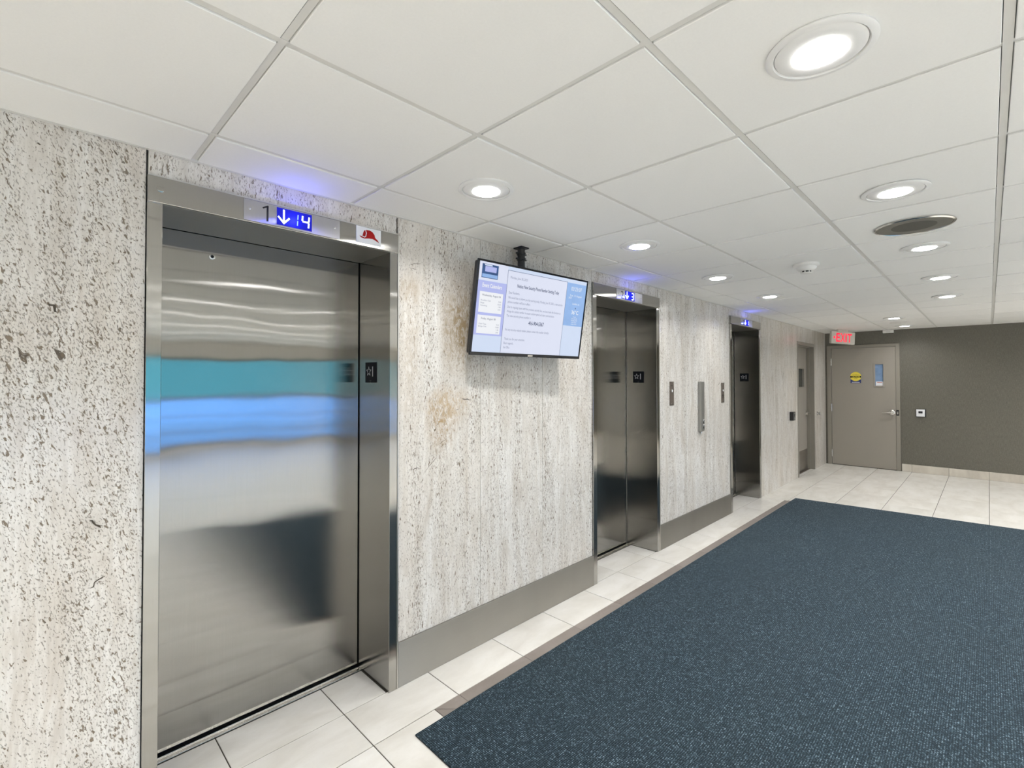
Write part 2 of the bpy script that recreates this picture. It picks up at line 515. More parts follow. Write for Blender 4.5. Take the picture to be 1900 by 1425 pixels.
def obj(name, bm, mat, parent=None, smooth=False, off=None):
    bmesh.ops.recalc_face_normals(bm, faces=bm.faces)
    me = bpy.data.meshes.new(name)
    if off is not None:
        bmesh.ops.translate(bm, verts=bm.verts, vec=-Vector(off))
    bm.to_mesh(me); bm.free()
    me.materials.append(mat)
    if smooth:
        for p in me.polygons: p.use_smooth = True
        try:
            me.set_sharp_from_angle(angle=math.radians(35))
        except Exception:
            pass
    o = bpy.data.objects.new(name, me)
    COL.objects.link(o)
    if parent: o.parent = parent
    return o


def B(): return bmesh.new()


def boxo(name, mat, parent, x0, x1, y0, y1, z0, z1, bev=0.0):
    bm = B(); box(bm, x0, x1, y0, y1, z0, z1, bev)
    return obj(name, bm, mat, parent)


def tag(o, label=None, cat=None, group=None, kind=None):
    if label: o['label'] = label
    if cat: o['category'] = cat
    if group: o['group'] = group
    if kind: o['kind'] = kind
    return o


def thing(name, loc, label, cat, group=None):
    o = bpy.data.objects.new(name, None)
    o.empty_display_size = 0.1
    o.location = loc
    COL.objects.link(o)
    return tag(o, label, cat, group)


_fonts = {}
def text(name, body, size, o, u, v, mat, parent, depth=0.0006, width=None, align='LEFT', bold=0.0):
    """flat lettering: baseline start at o, running along u, upright along v"""
    cu = bpy.data.curves.new('lettering', 'FONT')
    cu.body = body; cu.size = size; cu.extrude = 0.0; cu.offset = bold
    cu.resolution_u = 2
    to = bpy.data.objects.new('lettering', cu)
    COL.objects.link(to)
    dg = bpy.context.evaluated_depsgraph_get()
    me = bpy.data.meshes.new_from_object(to.evaluated_get(dg))
    bpy.data.objects.remove(to); bpy.data.curves.remove(cu)
    xs = [q.co.x for q in me.vertices] or [0, 1]
    w0, w1 = min(xs), max(xs)
    s = (width/(w1-w0)) if width else 1.0
    o, u, v = Vector(o), Vector(u).normalized(), Vector(v).normalized()
    n = u.cross(v)
    sh = {'LEFT': 0, 'CENTER': 0.5, 'RIGHT': 1.0}[align]*(w1-w0)*s
    bm = B(); bm.from_mesh(me); bpy.data.meshes.remove(me)
    for q in bm.verts:
        x, y = (q.co.x-w0)*s-sh, q.co.y
        q.co = o+u*x+v*y+n*depth
    me = bpy.data.meshes.new(name)
    bm.to_mesh(me); bm.free()
    me.materials.clear(); me.materials.append(mat)
    t = bpy.data.objects.new(name, me)
    COL.objects.link(t); t.parent = parent
    return t


# ================================================================== SETTING
EL = [0.281, 2.896, 5.510]      # left edges of the three elevator entrances
EW = 0.984
D2 = (8.185, 9.18)              # grey door in the stone wall
ZT = 2.205                      # top of the steel entrances

# ---- left wall: masonry backing with openings, stone slabs in front
bm = B()
yb0, yb1 = 0.031, 0.40
xs = [XF] + [q for e in EL for q in (e+0.004, e+EW-0.004)] + [D2[0], D2[1]] + [XE]
for a, b in zip(xs[0::2], xs[1::2]):
    box(bm, a, b, yb0, yb1, -0.02, H+0.15)
for e in EL:
    box(bm, e, e+EW, yb0, yb1, ZT+0.006, H+0.15)
box(bm, D2[0], D2[1], yb0, yb1, 2.06, H+0.15)
box(bm, XF, XE, yb1, yb1+0.12, -0.02, H+0.15)
wall_left = tag(obj('wall_left', bm, M['plaster']), kind='structure')


def slab(x0, x1, z0, z1, mat=None, proud=0.0):
    g = 0.0012
    o = boxo('stone_panel', mat or M['trav'], wall_left, x0+g, x1-g, -proud, 0.030, z0, z1-0.001, 0.0008)
    return o

slab(-0.62, EL[0]-0.001, 0, H, M['trav_coarse'])
slab(-1.52, -0.62, 0, H, M['trav_coarse'])
slab(XF, -1.52, 0, H, M['trav_coarse'])
for k, e in enumerate(EL):
    if k == 0:
        slab(e+0.003, e+EW, ZT+0.004, H)
    else:
        slab(e, e+EW*0.52, ZT+0.004, H); slab(e+EW*0.52, e+EW, ZT+0.004, H)
for e0, e1 in ((EL[0], EL[1]), (EL[1], EL[2])):
    a, b = e0+EW+0.009, e1-0.001
    j1, j2 = a+(b-a)*0.333, a+(b-a)*0.663
    for p, q in ((a, j1), (j1, j2), (j2, b)):
        slab(p, q, 0, H, None, random.uniform(0, 0.0012))
slab(EL[2]+EW+0.009, 6.955, 0, H); slab(6.955, 7.60, 0, H); slab(7.60, D2[0], 0, H)
slab(D2[0], D2[1], 2.065, H); slab(D2[1], XE-0.001, 0, H)

# deeper chips and cracks in the stone face
for x, z, ln, ang, w in ((1.709, 1.385, 0.070, -0.15, 0.010), (1.470, 1.055, 0.115, 0.72, 0.005), (1.375, 1.045, 0.030, 0.2, 0.008), (1.545, 1.165, 0.045, 0.45, 0.004), (2.790, 1.560, 0.085, -0.95, 0.007),
                         (1.375, 2.081, 0.075, 0.2, 0.005), (1.36, 2.055, 0.05, -0.1, 0.004), (1.645, 1.33, 0.02, 0.3, 0.008), (2.37, 1.06, 0.014, 0.3, 0.012), (0.155, 1.03, 0.045, -0.9, 0.014), (0.165, 0.84, 0.05, 0.7, 0.012),
                         (0.05, 1.72, 0.035, -0.8, 0.016), (7.48, 1.54, 0.14, 0.95, 0.012), (7.86, 1.56, 0.16, -0.9, 0.008), (7.55, 1.27, 0.07, -1.0, 0.014), (7.68, 1.36, 0.08, 1.1, 0.010), (5.21, 1.44, 0.06, 0.5, 0.010)):
    pts = []
    for i in range(6):
        t_ = i/5; h_ = w*0.5*math.sin(PI*min(max(t_, 0.06), 0.94))*random.uniform(0.5, 1.2)
        pts.append((ln*(t_-0.5), h_ + random.uniform(-1, 1)*w*0.25))
    lo_ = [(a, b-w*0.45*random.uniform(0.6, 1.2)) for a, b in pts[1:-1]]
    b_ = B(); prism(b_, pts[::-1]+lo_, (x, -0.0013, z), (math.cos(ang), 0, math.sin(ang)), (-math.sin(ang), 0, math.cos(ang)), (0, -1, 0), 0.0003)
    obj('stone_chip', b_, M['chip'], wall_left)

# ---- steel kick plates along the foot of the stone
for i, (e0, e1) in enumerate(((EL[0], EL[1]), (EL[1], EL[2]))):
    bm = B(); box(bm, e0+EW+0.010, e1+0.002, -0.012, -0.001, 0.001, 0.216, 0.001)
    tag(obj('baseboard_left', bm, M['steel_kick']), kind='structure')

# ---- end wall
bm = B()
D1 = (-1.036, -0.028)           # frame outer edges of the end door
box(bm, XE, XE+0.2, YW-0.3, D1[0]+0.004, -0.02, H+0.15)
box(bm, XE, XE+0.2, D1[1]-0.004, 0.5, -0.02, H+0.15)
box(bm, XE, XE+0.2, D1[0]+0.004, D1[1]-0.004, 2.066, H+0.15)
box(bm, XE+0.12, XE+0.2, D1[0], D1[1], -0.02, 2.07)
tag(obj('wall_back', bm, M['paper']), kind='structure')
bb = boxo('baseboard_back', M['grout'], None, XE-0.010, XE-0.0005, YW+0.02, -1.045, 0.0, 0.120)
tag(bb, kind='structure')
ys = [-1.047, -1.172] + [-1.172-0.4395*k for k in range(1, 19)]
for a, b in zip(ys, ys[1:]):
    b = max(b, YW+0.02)
    if a-b < 0.02: continue
    boxo('base_tile', M['base'], bb, XE-0.0135, XE-0.0095, b+0.0015, a-0.0015, 0.0005, 0.1215, 0.0012)

# ---- wall behind the camera, with its windows; wall at the far side out of frame
bm = B()
yw0, yw1 = YW-0.22, YW
cuts = [XF-0.2] + [q for w in WIN for q in w[:2]] + [XE+0.2]
for a, b in zip(cuts[0::2], cuts[1::2]):
    box(bm, a, b, yw0, yw1, -0.02, H+0.15)
for (a, b, c, d) in WIN:
    box(bm, a, b, yw0, yw1, -0.02, c); box(bm, a, b, yw0, yw1, d, H+0.15)
tag(obj('wall_right', bm, M['plaster']), kind='structure')
bm = B(); box(bm, XF-0.2, XF, YW-0.2, 0.5, -0.02, H+0.15)
tag(obj('wall_front', bm, M['plaster']), kind='structure')
for i, (a, b, c, d) in enumerate(WIN):
    bm = B()
    yf0, yf1 = YW-0.14, YW-0.08
    box(bm, a, a+0.05, yf0, yf1, c, d); box(bm, b-0.05, b, yf0, yf1, c, d)
    box(bm, a, b, yf0, yf1, c, c+0.06); box(bm, a, b, yf0, yf1, d-0.06, d)
    box(bm, a, b, yf0, yf1, 1.04, 1.10)
    n = 8
    for k in range(1, n):
        xm = a+(b-a)*k/n
        box(bm, xm-0.025, xm+0.025, yf0, yf1, c, d)
    box(bm, a, b, yf0, yf1, 0.34, 0.37); box(bm, a, b, yf0, yf1, 0.70, 0.72)
    wn = tag(obj('window_%d' % (i+1), bm, M['gun']), kind='structure')
    for k in range(n):
        p0, p1 = a+(b-a)*k/n+0.026, a+(b-a)*(k+1)/n-0.026
        boxo('window_pane', M['glass'], wn, p0, p1, YW-0.114, YW-0.106, c+0.061, 1.039)
        boxo('window_pane', M['glass_cyan'], wn, p0, p1, YW-0.114, YW-0.106, 1.101, d-0.061)
    boxo('window_sill', M['gun'], wn, a, b, YW-0.08, YW-0.002, 0.0, c-0.001, 0.004)

# ---- unseen pavement outside the windows, paled to bounce daylight onto the ceiling
bm = B(); box(bm, XF-6, XE+6, YW-9, YW-0.23, -0.30, -0.12)
tag(obj('pavement_outside', bm, M['plaster']), kind='structure')

# ---- floor: grout bed and individual porcelain tiles
bm = B(); box(bm, XF-0.2, XE+0.2, YW-0.22, 0.45, -0.14, -0.003)
floor = tag(obj('floor', bm, M['grout']), kind='structure')
_tm = {}
g_ = 0.0023


def floor_tile(x0, x1, y0, y1, mat='floor', name='floor_tile'):
    g = 0.0023
    w, d = round(x1-x0-2*g, 4), round(y1-y0-2*g, 4)
    if w < 0.012 or d < 0.012: return
    key = (w, d, mat)
    if key not in _tm:
        b_ = B(); box(b_, -w/2, w/2, -d/2, d/2, -0.006, 0, 0.0008, 1)
        o = obj(name, b_, M[mat], floor); _tm[key] = o.data
    else:
        o = bpy.data.objects.new(name, _tm[key]); COL.objects.link(o); o.parent = floor
    o.location = ((x0+x1)/2, (y0+y1)/2, random.uniform(-0.0004, 0.0002))
    return o

TP = 0.4441
X0T = 0.5632
xa = [X0T+TP*k for k in range(-10, 24)]
def cols(lo, hi):
    c = [lo] + [q for q in xa if lo+0.012 < q < hi-0.012] + [hi]
    return list(zip(c, c[1:]))
XZ = 6.5632                      # where the floor pattern shifts by half a course
YS0, YS1 = -0.2575, -0.3245      # taupe border strip
XS0 = 1.311
CX0, CX1 = 1.30, 6.5             # under the mat nothing is tiled
for x0, x1 in cols(XF, XZ):
    floor_tile(x0, x1, YS0, 0.004)
for e in EL:                      # thresholds inside the three openings
    for x0, x1 in cols(e+0.046, e+EW-0.046):
        floor_tile(x0, x1, 0.004, 0.250)
for x0, x1 in cols(D2[0]+0.04, D2[1]-0.04):
    floor_tile(x0, x1, 0.004, 0.16)
y = YS0
while y > -4.69:
    y1 = max(y-0.4441, -4.70)
    for x0, x1 in cols(XF, XS0):
        floor_tile(x0, x1, y1, y)
    if y1 < -2.85 and y1 > -4.8:
        for x0, x1 in cols(XS0, XZ):
            floor_tile(x0, x1, y1, min(y, -2.75))
    y = y1
yl = [0.004, -0.2915] + [-0.2915-0.4395*k for k in range(1, 12)]
for a, b in zip(yl, yl[1:]):
    b = max(b, -4.70)
    if a <= b: continue
    for x0, x1 in cols(XZ, XE-0.014):
        floor_tile(x0, x1, b, a)
# the rest of the lobby floor, far behind the camera
b_ = B()
yy = -4.70
while yy > YW+0.02:
    for x0, x1 in cols(XF, XE-0.014):
        box(b_, x0+g_, x1-g_, max(yy-0.4441, YW)+g_, yy-g_, -0.006, 0)
    yy -= 0.4441
tag(obj('floor_tile', b_, M['floor'], floor), kind='stuff')
# taupe strip: mitred corner, then lengths butted end to end
def strip_piece(pts):
    b_ = B(); prism(b_, pts, (0, 0, -0.006), (1, 0, 0), (0, 1, 0), (0, 0, 1), 0.0062)
    return obj('border_tile', b_, M['strip'], floor)
g = 0.001
sx = [XS0, 1.452, 1.896, 2.337] + [2.337+0.4441*k for k in range(1, 10)]
sx = [q for q in sx if q < 6.45] + [6.57]
for i, (a, b) in enumerate(zip(sx, sx[1:])):
    ex = -0.028 if b == 6.57 else 0
    if i == 0:
        strip_piece([(a+0.004, YS0-g), (b-g, YS0-g), (b-g, YS1), (a+0.069, YS1)])
    else:
        strip_piece([(a+g, YS0-g), (b-g+ex, YS0-g), (b-g-ex*0.8, YS1), (a+g, YS1)])
strip_piece([(XS0+g, YS0-0.004), (XS0+0.066, YS1-0.001), (XS0+0.066, -0.75), (XS0+g, -0.75)])

# ---- ceiling: slab, grid of tees, lay-in tiles
bm = B(); box(bm, XF-0.2, XE+0.2, YW-0.22, 0.45, H+0.02, H+0.15)
ceiling = tag(obj('ceiling', bm, M['white_matte']), kind='structure')
SX, SY, CA, CX = 0.6085, 0.6113, 0.2707, 0.4169
xl = [XF] + [q for q in (CX+SX*k for k in range(-8, 17)) if XF+0.02 < q < XE-0.02] + [XE]
yl = [-0.001] + [q for q in (-CA-SY*k for k in range(0, 15)) if q > YW+0.02] + [YW+0.001]
_cm = {}
far_tiles = B()
for i, (x0, x1) in enumerate(zip(xl, xl[1:])):
    for j, (y1, y0) in enumerate(zip(yl, yl[1:])):
        w, d = round(x1-x0-0.0215, 4), round(y1-y0-0.0225, 4)
        if j > 6:
            box(far_tiles, (x0+x1-w)/2, (x0+x1+w)/2, (y0+y1-d)/2, (y0+y1+d)/2, H, H+0.012); continue
        if (w, d) not in _cm:
            b_ = B(); box(b_, -w/2, w/2, -d/2, d/2, 0, 0.012, 0.0015, 1)
            o = obj('ceiling_tile', b_, M['ceil'], ceiling); _cm[(w, d)] = o.data
        else:
            o = bpy.data.objects.new('ceiling_tile', _cm[(w, d)]); COL.objects.link(o); o.parent = ceiling
        o.location = ((x0+x1)/2, (y0+y1)/2, H+random.uniform(-0.001, 0.0015))
        o.rotation_euler = (random.uniform(-1, 1)*0.0012, random.uniform(-1, 1)*0.0012, 0)
tag(obj('ceiling_tile', far_tiles, M['ceil'], ceiling), kind='stuff')
for x in xl[1:-1]:
    boxo('grid_bar', M['tee'], ceiling, x-0.0085, x+0.0085, YW, 0.0, H+0.0052, H+0.012)
for yv in yl[1:-1]:
    boxo('grid_bar', M['tee'], ceiling, XF, XE, yv-0.0093, yv+0.0093, H+0.0042, H+0.011)
boxo('wall_angle', M['tee'], ceiling, XF, XE, -0.016, -0.0005, H-0.0015, H+0.006)
boxo('wall_angle', M['tee'], ceiling, XE-0.018, XE-0.0005, YW, 0, H-0.0015, H+0.006)

# ================================================================== ELEVATORS
SEG = {  # seven-segment strokes in a unit cell
    'a': ((0.1, 1.0), (0.9, 1.0)), 'b': ((0.95, 0.95), (0.95, 0.55)), 'c': ((0.95, 0.45), (0.95, 0.05)), 'd': ((0.1, 0.0), (0.9, 0.0)),
    'e': ((0.05, 0.05), (0.05, 0.45)), 'f': ((0.05, 0.55), (0.05, 0.95)), 'g': ((0.1, 0.5), (0.9, 0.5))}
DIG = {'1': 'bc', '3': 'abgcd', '4': 'fgbc', '6': 'afgcde'}


def stroke(bm, p, q, w, y, t):
    p, q = Vector((p[0], 0, p[1])), Vector((q[0], 0, q[1]))
    d = (q-p).normalized(); s = Vector((d.z, 0, -d.x))*w/2
    vs = [p-s, p+s, q+s, q-s]
    a = [bm.verts.new((v.x, y, v.z)) for v in vs]; b = [bm.verts.new((v.x, y-t, v.z)) for v in vs]
    bm.faces.new(b); bm.faces.new(a[::-1])
    for i in range(4): bm.faces.new((a[i], a[(i+1) % 4], b[(i+1) % 4], b[i]))


def digit(ch, x, z, w, h, sw, y, mat, parent, slant=0.12):
    bm = B()
    for s in DIG[ch]:
        (x0, z0), (x1, z1) = SEG[s]
        stroke(bm, (x+x0*w+slant*z0*h*0.5, z+z0*h), (x+x1*w+slant*z1*h*0.5, z+z1*h), sw, y, 0.0005)
    return obj('display_digit', bm, mat, parent)


def elevator(k, label, num, shows, dim_first):
    e = EL[k]; r = e+EW
    t = thing('elevator_entrance', (e+EW/2, 0.15, 0), label, 'elevator')
    O = t.location.copy()
    def P(name, mat, x0, x1, y0, y1, z0, z1, bev=0.0012, parent=None):
        b_ = B(); box(b_, x0, x1, y0, y1, z0, z1, bev)
        return obj(name, b_, mat, parent or t, False, O)
    zs = 2.112                                    # soffit
    P('jamb', M['steel'], e, e+0.044, -0.012, 0.288, 0.001, zs+0.004)
    P('jamb', M['steel'], r-0.042, r, -0.012, 0.288, 0.001, zs+0.004)
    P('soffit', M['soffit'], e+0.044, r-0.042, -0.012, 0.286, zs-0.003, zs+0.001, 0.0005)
    P('header', M['steel'], e, r, -0.020, 0.284, zs, ZT-0.002, 0.002)
    b_ = B(); box(b_, e+0.002, r+0.006, -0.014, 0.0295, ZT-0.0015, ZT+0.004); box(b_, r+0.001, r+0.007, -0.014, 0.0295, 0.001, ZT+0.004)
    obj('edge_trim', b_, M['steel_trim'], t, False, O)
    P('gap_shade_sheet', M['dark_gap'], e+0.010, r-0.010, 0.320, 0.330, 0.001, 2.18, 0)  # near-black sheet painting the shade seen around the door edges
    dp = P('door_panel', M['steel_door'], e+0.036, r-0.046, 0.293, 0.316, 0.016, 2.18, 0.002)
    b_ = B()
    box(b_, e+0.044, r-0.042, 0.252, 0.272, -0.0008, 0.0042, 0.001)
    box(b_, e+0.044, r-0.042, 0.282, 0.345, -0.0008, 0.0042, 0.001)
    box(b_, e+0.044, r-0.042, 0.272, 0.282, -0.0016, -0.0004)
    obj('sill', b_, M['chrome'], t, False, O)
    # hall position indicator let into the header
    px0, px1 = e+0.298, e+0.684
    ip = P('indicator_panel', M['plate'], px0, px1, -0.0225, -0.0198, zs+0.006, ZT-0.006, 0.0006)
    dx0, dx1 = e+0.419, e+0.560
    yd = -0.0228
    P('display_window', M['disp'], dx0, dx1, yd-0.0008, yd+0.0006, zs+0.013, ZT-0.010, 0, ip)
    zc0, zc1 = zs+0.020, ZT-0.018
    zh = zc1-zc0
    ya = yd-0.0010
    # arrow pointing down
    b_ = B(); ax = dx0+0.027
    stroke(b_, (ax, zc1+0.003), (ax, zc0+0.006), 0.0065, ya, 0.0006)
    stroke(b_, (ax-0.022, zc0+0.027), (ax+0.002, zc0+0.001), 0.0065, ya, 0.0006)
    stroke(b_, (ax+0.022, zc0+0.027), (ax-0.002, zc0+0.001), 0.0065, ya, 0.0006)
    obj('down_arrow', b_, M['disp_lit'], ip, False, O)
    gl = bpy.data.lights.new('display_glow', 'POINT'); gl.energy = 0.42; gl.color = (0.10, 0.13, 1.0); gl.shadow_soft_size = 0.0
    go = bpy.data.objects.new('display_glow', gl); COL.objects.link(go); go.parent = t
    go.location = Vector(((dx0+dx1)/2, -0.050, (zs+ZT)/2))-O
    if len(shows) == 2:
        d0 = digit(shows[0], dx0+0.056, zc0+0.002, 0.026, zh*0.92, 0.004, ya, M['disp_dim'], ip)
        d1 = digit(shows[1], dx0+0.098, zc0+0.002, 0.030, zh*0.92, 0.006, ya, M['disp_lit'], ip)
        ds = [d0, d1]
    else:
        ds = [digit(shows, dx0+0.094, zc0+0.002, 0.030, zh*0.92, 0.006, ya, M['disp_lit'], ip)]
    for d in ds:
        d.data.transform(Matrix.Translation(-O))
    if num == '1':
        b_ = B()
        stroke(b_, (e+0.384, zs+0.078), (e+0.384, zs+0.016), 0.0075, -0.0225, 0.0005)
        stroke(b_, (e+0.387, zs+0.0775), (e+0.366, zs+0.066), 0.006, -0.0225, 0.0005)
        obj('car_number', b_, M['black'], ip, False, O)
    else:
        text('car_number', num, 0.086, Vector((e+0.378, -0.0226, zs+0.016))-O, (1, 0, 0), (0, 0, 1), M['black'], ip, 0.0004, None, 'CENTER')
    for xx in (px0+0.022, px1-0.022):
        b_ = B(); lathe(b_, [(0.0042, 0), (0.0042, -0.0012), (0.003, -0.002)], xx, -0.0224, (zs+ZT)/2+0.004, 16, 'Y')
        obj('screw', b_, M['chrome'], ip, True, O)
    # raised floor sign on the right return
    xj = r-0.0422
    fs = P('floor_sign', M['sign_black'], xj-0.003, xj+0.0004, 0.112, 0.220, 1.462 if k else 1.480, 1.564 if k else 1.583, 0.0008)
    zc = 1.519 if k == 0 else 1.500
    u, v = Vector((0, -1, 0)), Vector((0, 0, 1))
    oo = Vector((xj-0.0032, 0.166, zc))-O
    b_ = B()
    R_, r_ = 0.027, 0.0120
    sta = [((R_ if i % 2 == 0 else r_)*math.cos(PI/2+i*PI/5), (R_ if i % 2 == 0 else r_)*math.sin(PI/2+i*PI/5)) for i in range(10)]
    sti = [(a*0.70, b*0.70) for a, b in sta]
    c0 = oo + u*(-0.017)+v*0.018
    va = [b_.verts.new(c0+u*a+v*b-Vector((0.0006, 0, 0))) for a, b in sta]
    vi = [b_.verts.new(c0+u*a+v*b-Vector((0.0006, 0, 0))) for a, b in sti]
    for i in range(10):
        j = (i+1) % 10
        b_.faces.new((va[i], va[j], vi[j], vi[i]))
    obj('star_mark', b_, M['sign_mark'], fs)
    text('floor_numeral', '1', 0.074, oo+u*0.022+v*(-0.008), u, v, M['sign_mark'], fs, 0.0006, None, 'CENTER')
    b_ = B()
    for q in ((-0.006, 0.0), (0.004, 0.0), (0.0, -0.008)):
        c1 = oo+u*q[0]+v*(-0.028+q[1])
        prism(b_, [(0.0012*math.cos(a), 0.0012*math.sin(a)) for a in [i*PI/3 for i in range(6)]], c1, u, v, (-1, 0, 0), 0.0006)
    obj('braille_dots', b_, M['gun'], fs)
    return t, O

el1, O1 = elevator(0, 'brushed steel elevator entrance numbered 1, nearest, with a red helmet sign on its header', '1', '14', True)
elevator(1, 'brushed steel elevator entrance numbered 2, the middle one, right of the hanging screen', '2', '3', False)
elevator(2, 'brushed steel elevator entrance numbered 3, farthest and closest to the exit sign', '3', '1', False)

# escutcheon hole in the near door, fire helmet sign on its header
b_ = B(); ring_lathe(b_, [(0.012, 0.0), (0.012, -0.003), (0.0065, -0.0035), (0.0065, 0.0)], 0.547, 0.2932, 2.022, 24, 'Y')
obj('key_escutcheon', b_, M['chrome'], el1, True, O1)
b_ = B(); lathe(b_, [(0.0066, -0.0004), (0.0066, -0.001)], 0.547, 0.2932, 2.022, 20, 'Y')
obj('keyhole', b_, M['dark_gap'], el1, False, O1)
b_ = B(); lathe(b_, [(0.0115, -0.0198), (0.0115, -0.0212), (0.009, -0.0218)], 0.318, 0, 2.162, 24, 'Y')
obj('blanking_plug', b_, M['steel'], el1, True, O1)
b_ = B(); box(b_, 1.043, 1.168, -0.0232, -0.0198, 2.124, 2.200, 0.0015)
hs = obj('helmet_sign', b_, M['sign_white'], el1, False, O1)
helm = [(-0.047, -0.008), (-0.040, -0.0145), (-0.022, -0.017), (0.000, -0.0125), (0.020, -0.011), (0.036, -0.017), (0.053, -0.024), (0.044, -0.012), (0.032, -0.004),
        (0.028, 0.010), (0.018, 0.021), (0.004, 0.026), (-0.012, 0.025), (-0.022, 0.022), (-0.028, 0.012), (-0.032, -0.004)]
b_ = B(); prism(b_, helm, Vector((1.1055, -0.0233, 2.163))-O1, (1, 0, 0), (0, 0, 1), (0, -1, 0), 0.0006)
obj('helmet_mark', b_, M['red'], hs)
b_ = B()
for p, q in (((-0.019, 0.028), (-0.013, 0.010)), ((-0.013, 0.011), (-0.016, -0.006)), ((-0.016, -0.004), (-0.022, -0.011)), ((-0.022, -0.010), (-0.045, -0.0055))):
    stroke(b_, (1.1055+p[0], 2.163+p[1]), (1.1055+q[0], 2.163+q[1]), 0.0032, -0.0240, 0.0003)
obj('helmet_outline', b_, M['sign_white'], hs, False, O1)

# ================================================================== HANGING SCREEN
def scr_build():
    c = Vector((2.078, -0.18, 1.875)); yaw, tilt, W, Hh = -0.055, 0.16, 0.890, 0.505
    root = thing('television', (2.094, -0.055, H), 'flat screen notice display with black bezel hanging from the ceiling before the stone wall', 'television')
    O = root.location.copy()
    ry = Vector((math.cos(yaw), math.sin(yaw), 0)); n = Vector((math.sin(yaw), -math.cos(yaw), 0))
    uz = math.cos(tilt)*Vector((0, 0, 1))+math.sin(tilt)*n
    nn = ry.cross(uz)                       # out of the glass
    def T(u, v, d=0.0): return c+ry*u+uz*v+nn*d-O
    def pbox(name, mat, u0, u1, v0, v1, d0, d1, parent=None, bev=0.0):
        b_ = B(); box(b_, u0, u1, v0, v1, d0, d1, bev)
        for q in b_.verts: q.co = T(q.co.x, q.co.y, q.co.z)
        return obj(name, b_, mat, parent or root)
    # shell, bezel and glass
    pbox('back_shell', M['black'], -W/2+0.006, W/2-0.006, -Hh/2+0.006, Hh/2-0.006, -0.045, -0.010, None, 0.01)
    b_ = B()
    bz, bzb = 0.011, 0.018
    box(b_, -W/2, W/2, Hh/2-bz, Hh/2, -0.012, 0.0, 0.0015); box(b_, -W/2, W/2, -Hh/2, -Hh/2+bzb, -0.012, 0.0, 0.0015)
    box(b_, -W/2, -W/2+bz, -Hh/2+bzb, Hh/2-bz, -0.012, 0.0, 0.0015); box(b_, W/2-bz, W/2, -Hh/2+bzb, Hh/2-bz, -0.012, 0.0, 0.0015)
    for q in b_.verts: q.co = T(q.co.x, q.co.y, q.co.z)
    bez = obj('bezel', b_, M['black_gloss'], root)
    pbox('badge', M['chrome'], -0.022, 0.018, -Hh/2+0.003, -Hh/2+0.013, 0.0002, 0.0012, bez)
    U0, U1, V0, V1 = -W/2+bz, W/2-bz, -Hh/2+bzb, Hh/2-bz
    sc = pbox('screen', M['scr_side'], U0, U1, V0, V1, -0.008, -0.003)
    SW, SH = U1-U0, V1-V0
    def area(name, mat, a0, a1, b0, b1, d):      # fractions from the top left
        return pbox(name, mat, U0+a0*SW, U0+a1*SW, V1-b1*SH, V1-b0*SH, -0.0034, -0.003+d, sc)
    def line(name, body, a, b, size, mat, w=None, al='LEFT', d=0.0010, bold=0.0):
        # a,b: fractions of the baseline anchor
        return text(name, body, size, T(U0+a*SW, V1-b*SH, -0.003), ry, uz, mat, sc, d, w*SW if w else None, al, bold)
    xl_, xr_ = 0.232, 0.790
    area('page', M['scr_page'], xl_, xr_, 0.045, 1.0, 0.0002)
    b_ = B()
    for (a0, a1, b0, b1) in ((xl_-0.0025, xl_, 0.04, 1.0), (xr_, xr_+0.0025, 0.04, 1.0), (xl_-0.0025, xr_+0.0025, 0.04, 0.045)):
        box(b_, U0+a0*SW, U0+a1*SW, V1-b1*SH, V1-b0*SH, -0.0034, -0.0027)
    for q in b_.verts: q.co = T(q.co.x, q.co.y, q.co.z)
    obj('page_outline', b_, M['scr_line'], sc)
    area('weather_panel', M['scr_sky'], xr_+0.0025, 1.0, 0.045, 0.60, 0.0002)
    area('top_band', M['scr_page'], 0.0, xl_-0.003, 0.0, 0.20, 0.0002)
    area('calendar_panel', M['scr_lav'], 0.0, xl_-0.003, 0.205, 0.81, 0.0002)
    area('calendar_card', M['scr_card'], 0.022, xl_-0.024, 0.325, 0.555, 0.0004)
    area('calendar_card', M['scr_card'], 0.022, xl_-0.024, 0.585, 0.790, 0.0004)
    area('photo', M['scr_photo'], 0.022, 0.150, 0.022, 0.175, 0.0004)
    area('photo_sign', M['scr_lav'], 0.045, 0.135, 0.045, 0.105, 0.0006)
    area('photo_wall', M['scr_sky'], 0.026, 0.146, 0.130, 0.168, 0.0006)
    area('photo_flowers', M['scr_side'], 0.040, 0.100, 0.026, 0.040, 0.0006)
    line('notice_text', 'Event Calendars', 0.036, 0.275, 0.030, M['scr_white'], 0.155, bold=0.0006)
    line('notice_text', 'Wednesday, August 06', 0.040, 0.372, 0.015, M['scr_bold'], 0.150)
    line('notice_text', 'Friday, August 08', 0.050, 0.632, 0.015, M['scr_bold'], 0.115)
    for b0, rows in ((0.428, (('Breakfast Club', '9:00'), ('Bingo', '10:30'), ('Stretching', '1:00'), ('', '2:00'))), (0.690, (('Chair Yoga', '9:30'), ('Bridge Club', '10:00'), ('', '1:30'), ('', '3:00')))):
        for i, (l_, t_) in enumerate(rows):
            if l_: line('notice_text', l_, 0.034, b0+i*0.029, 0.0115, M['scr_text'])
            line('notice_text', t_, 0.196, b0+i*0.029, 0.0115, M['scr_text'], None, 'RIGHT')
    line('notice_text', 'Monday, June 30, 2025', 0.255, 0.130, 0.018, M['scr_text'], 0.150)
    line('notice_text', 'Notice: New Security Phone Number Starting Today', 0.517, 0.222, 0.027, M['scr_bold'], 0.395, 'CENTER', bold=0.0004)
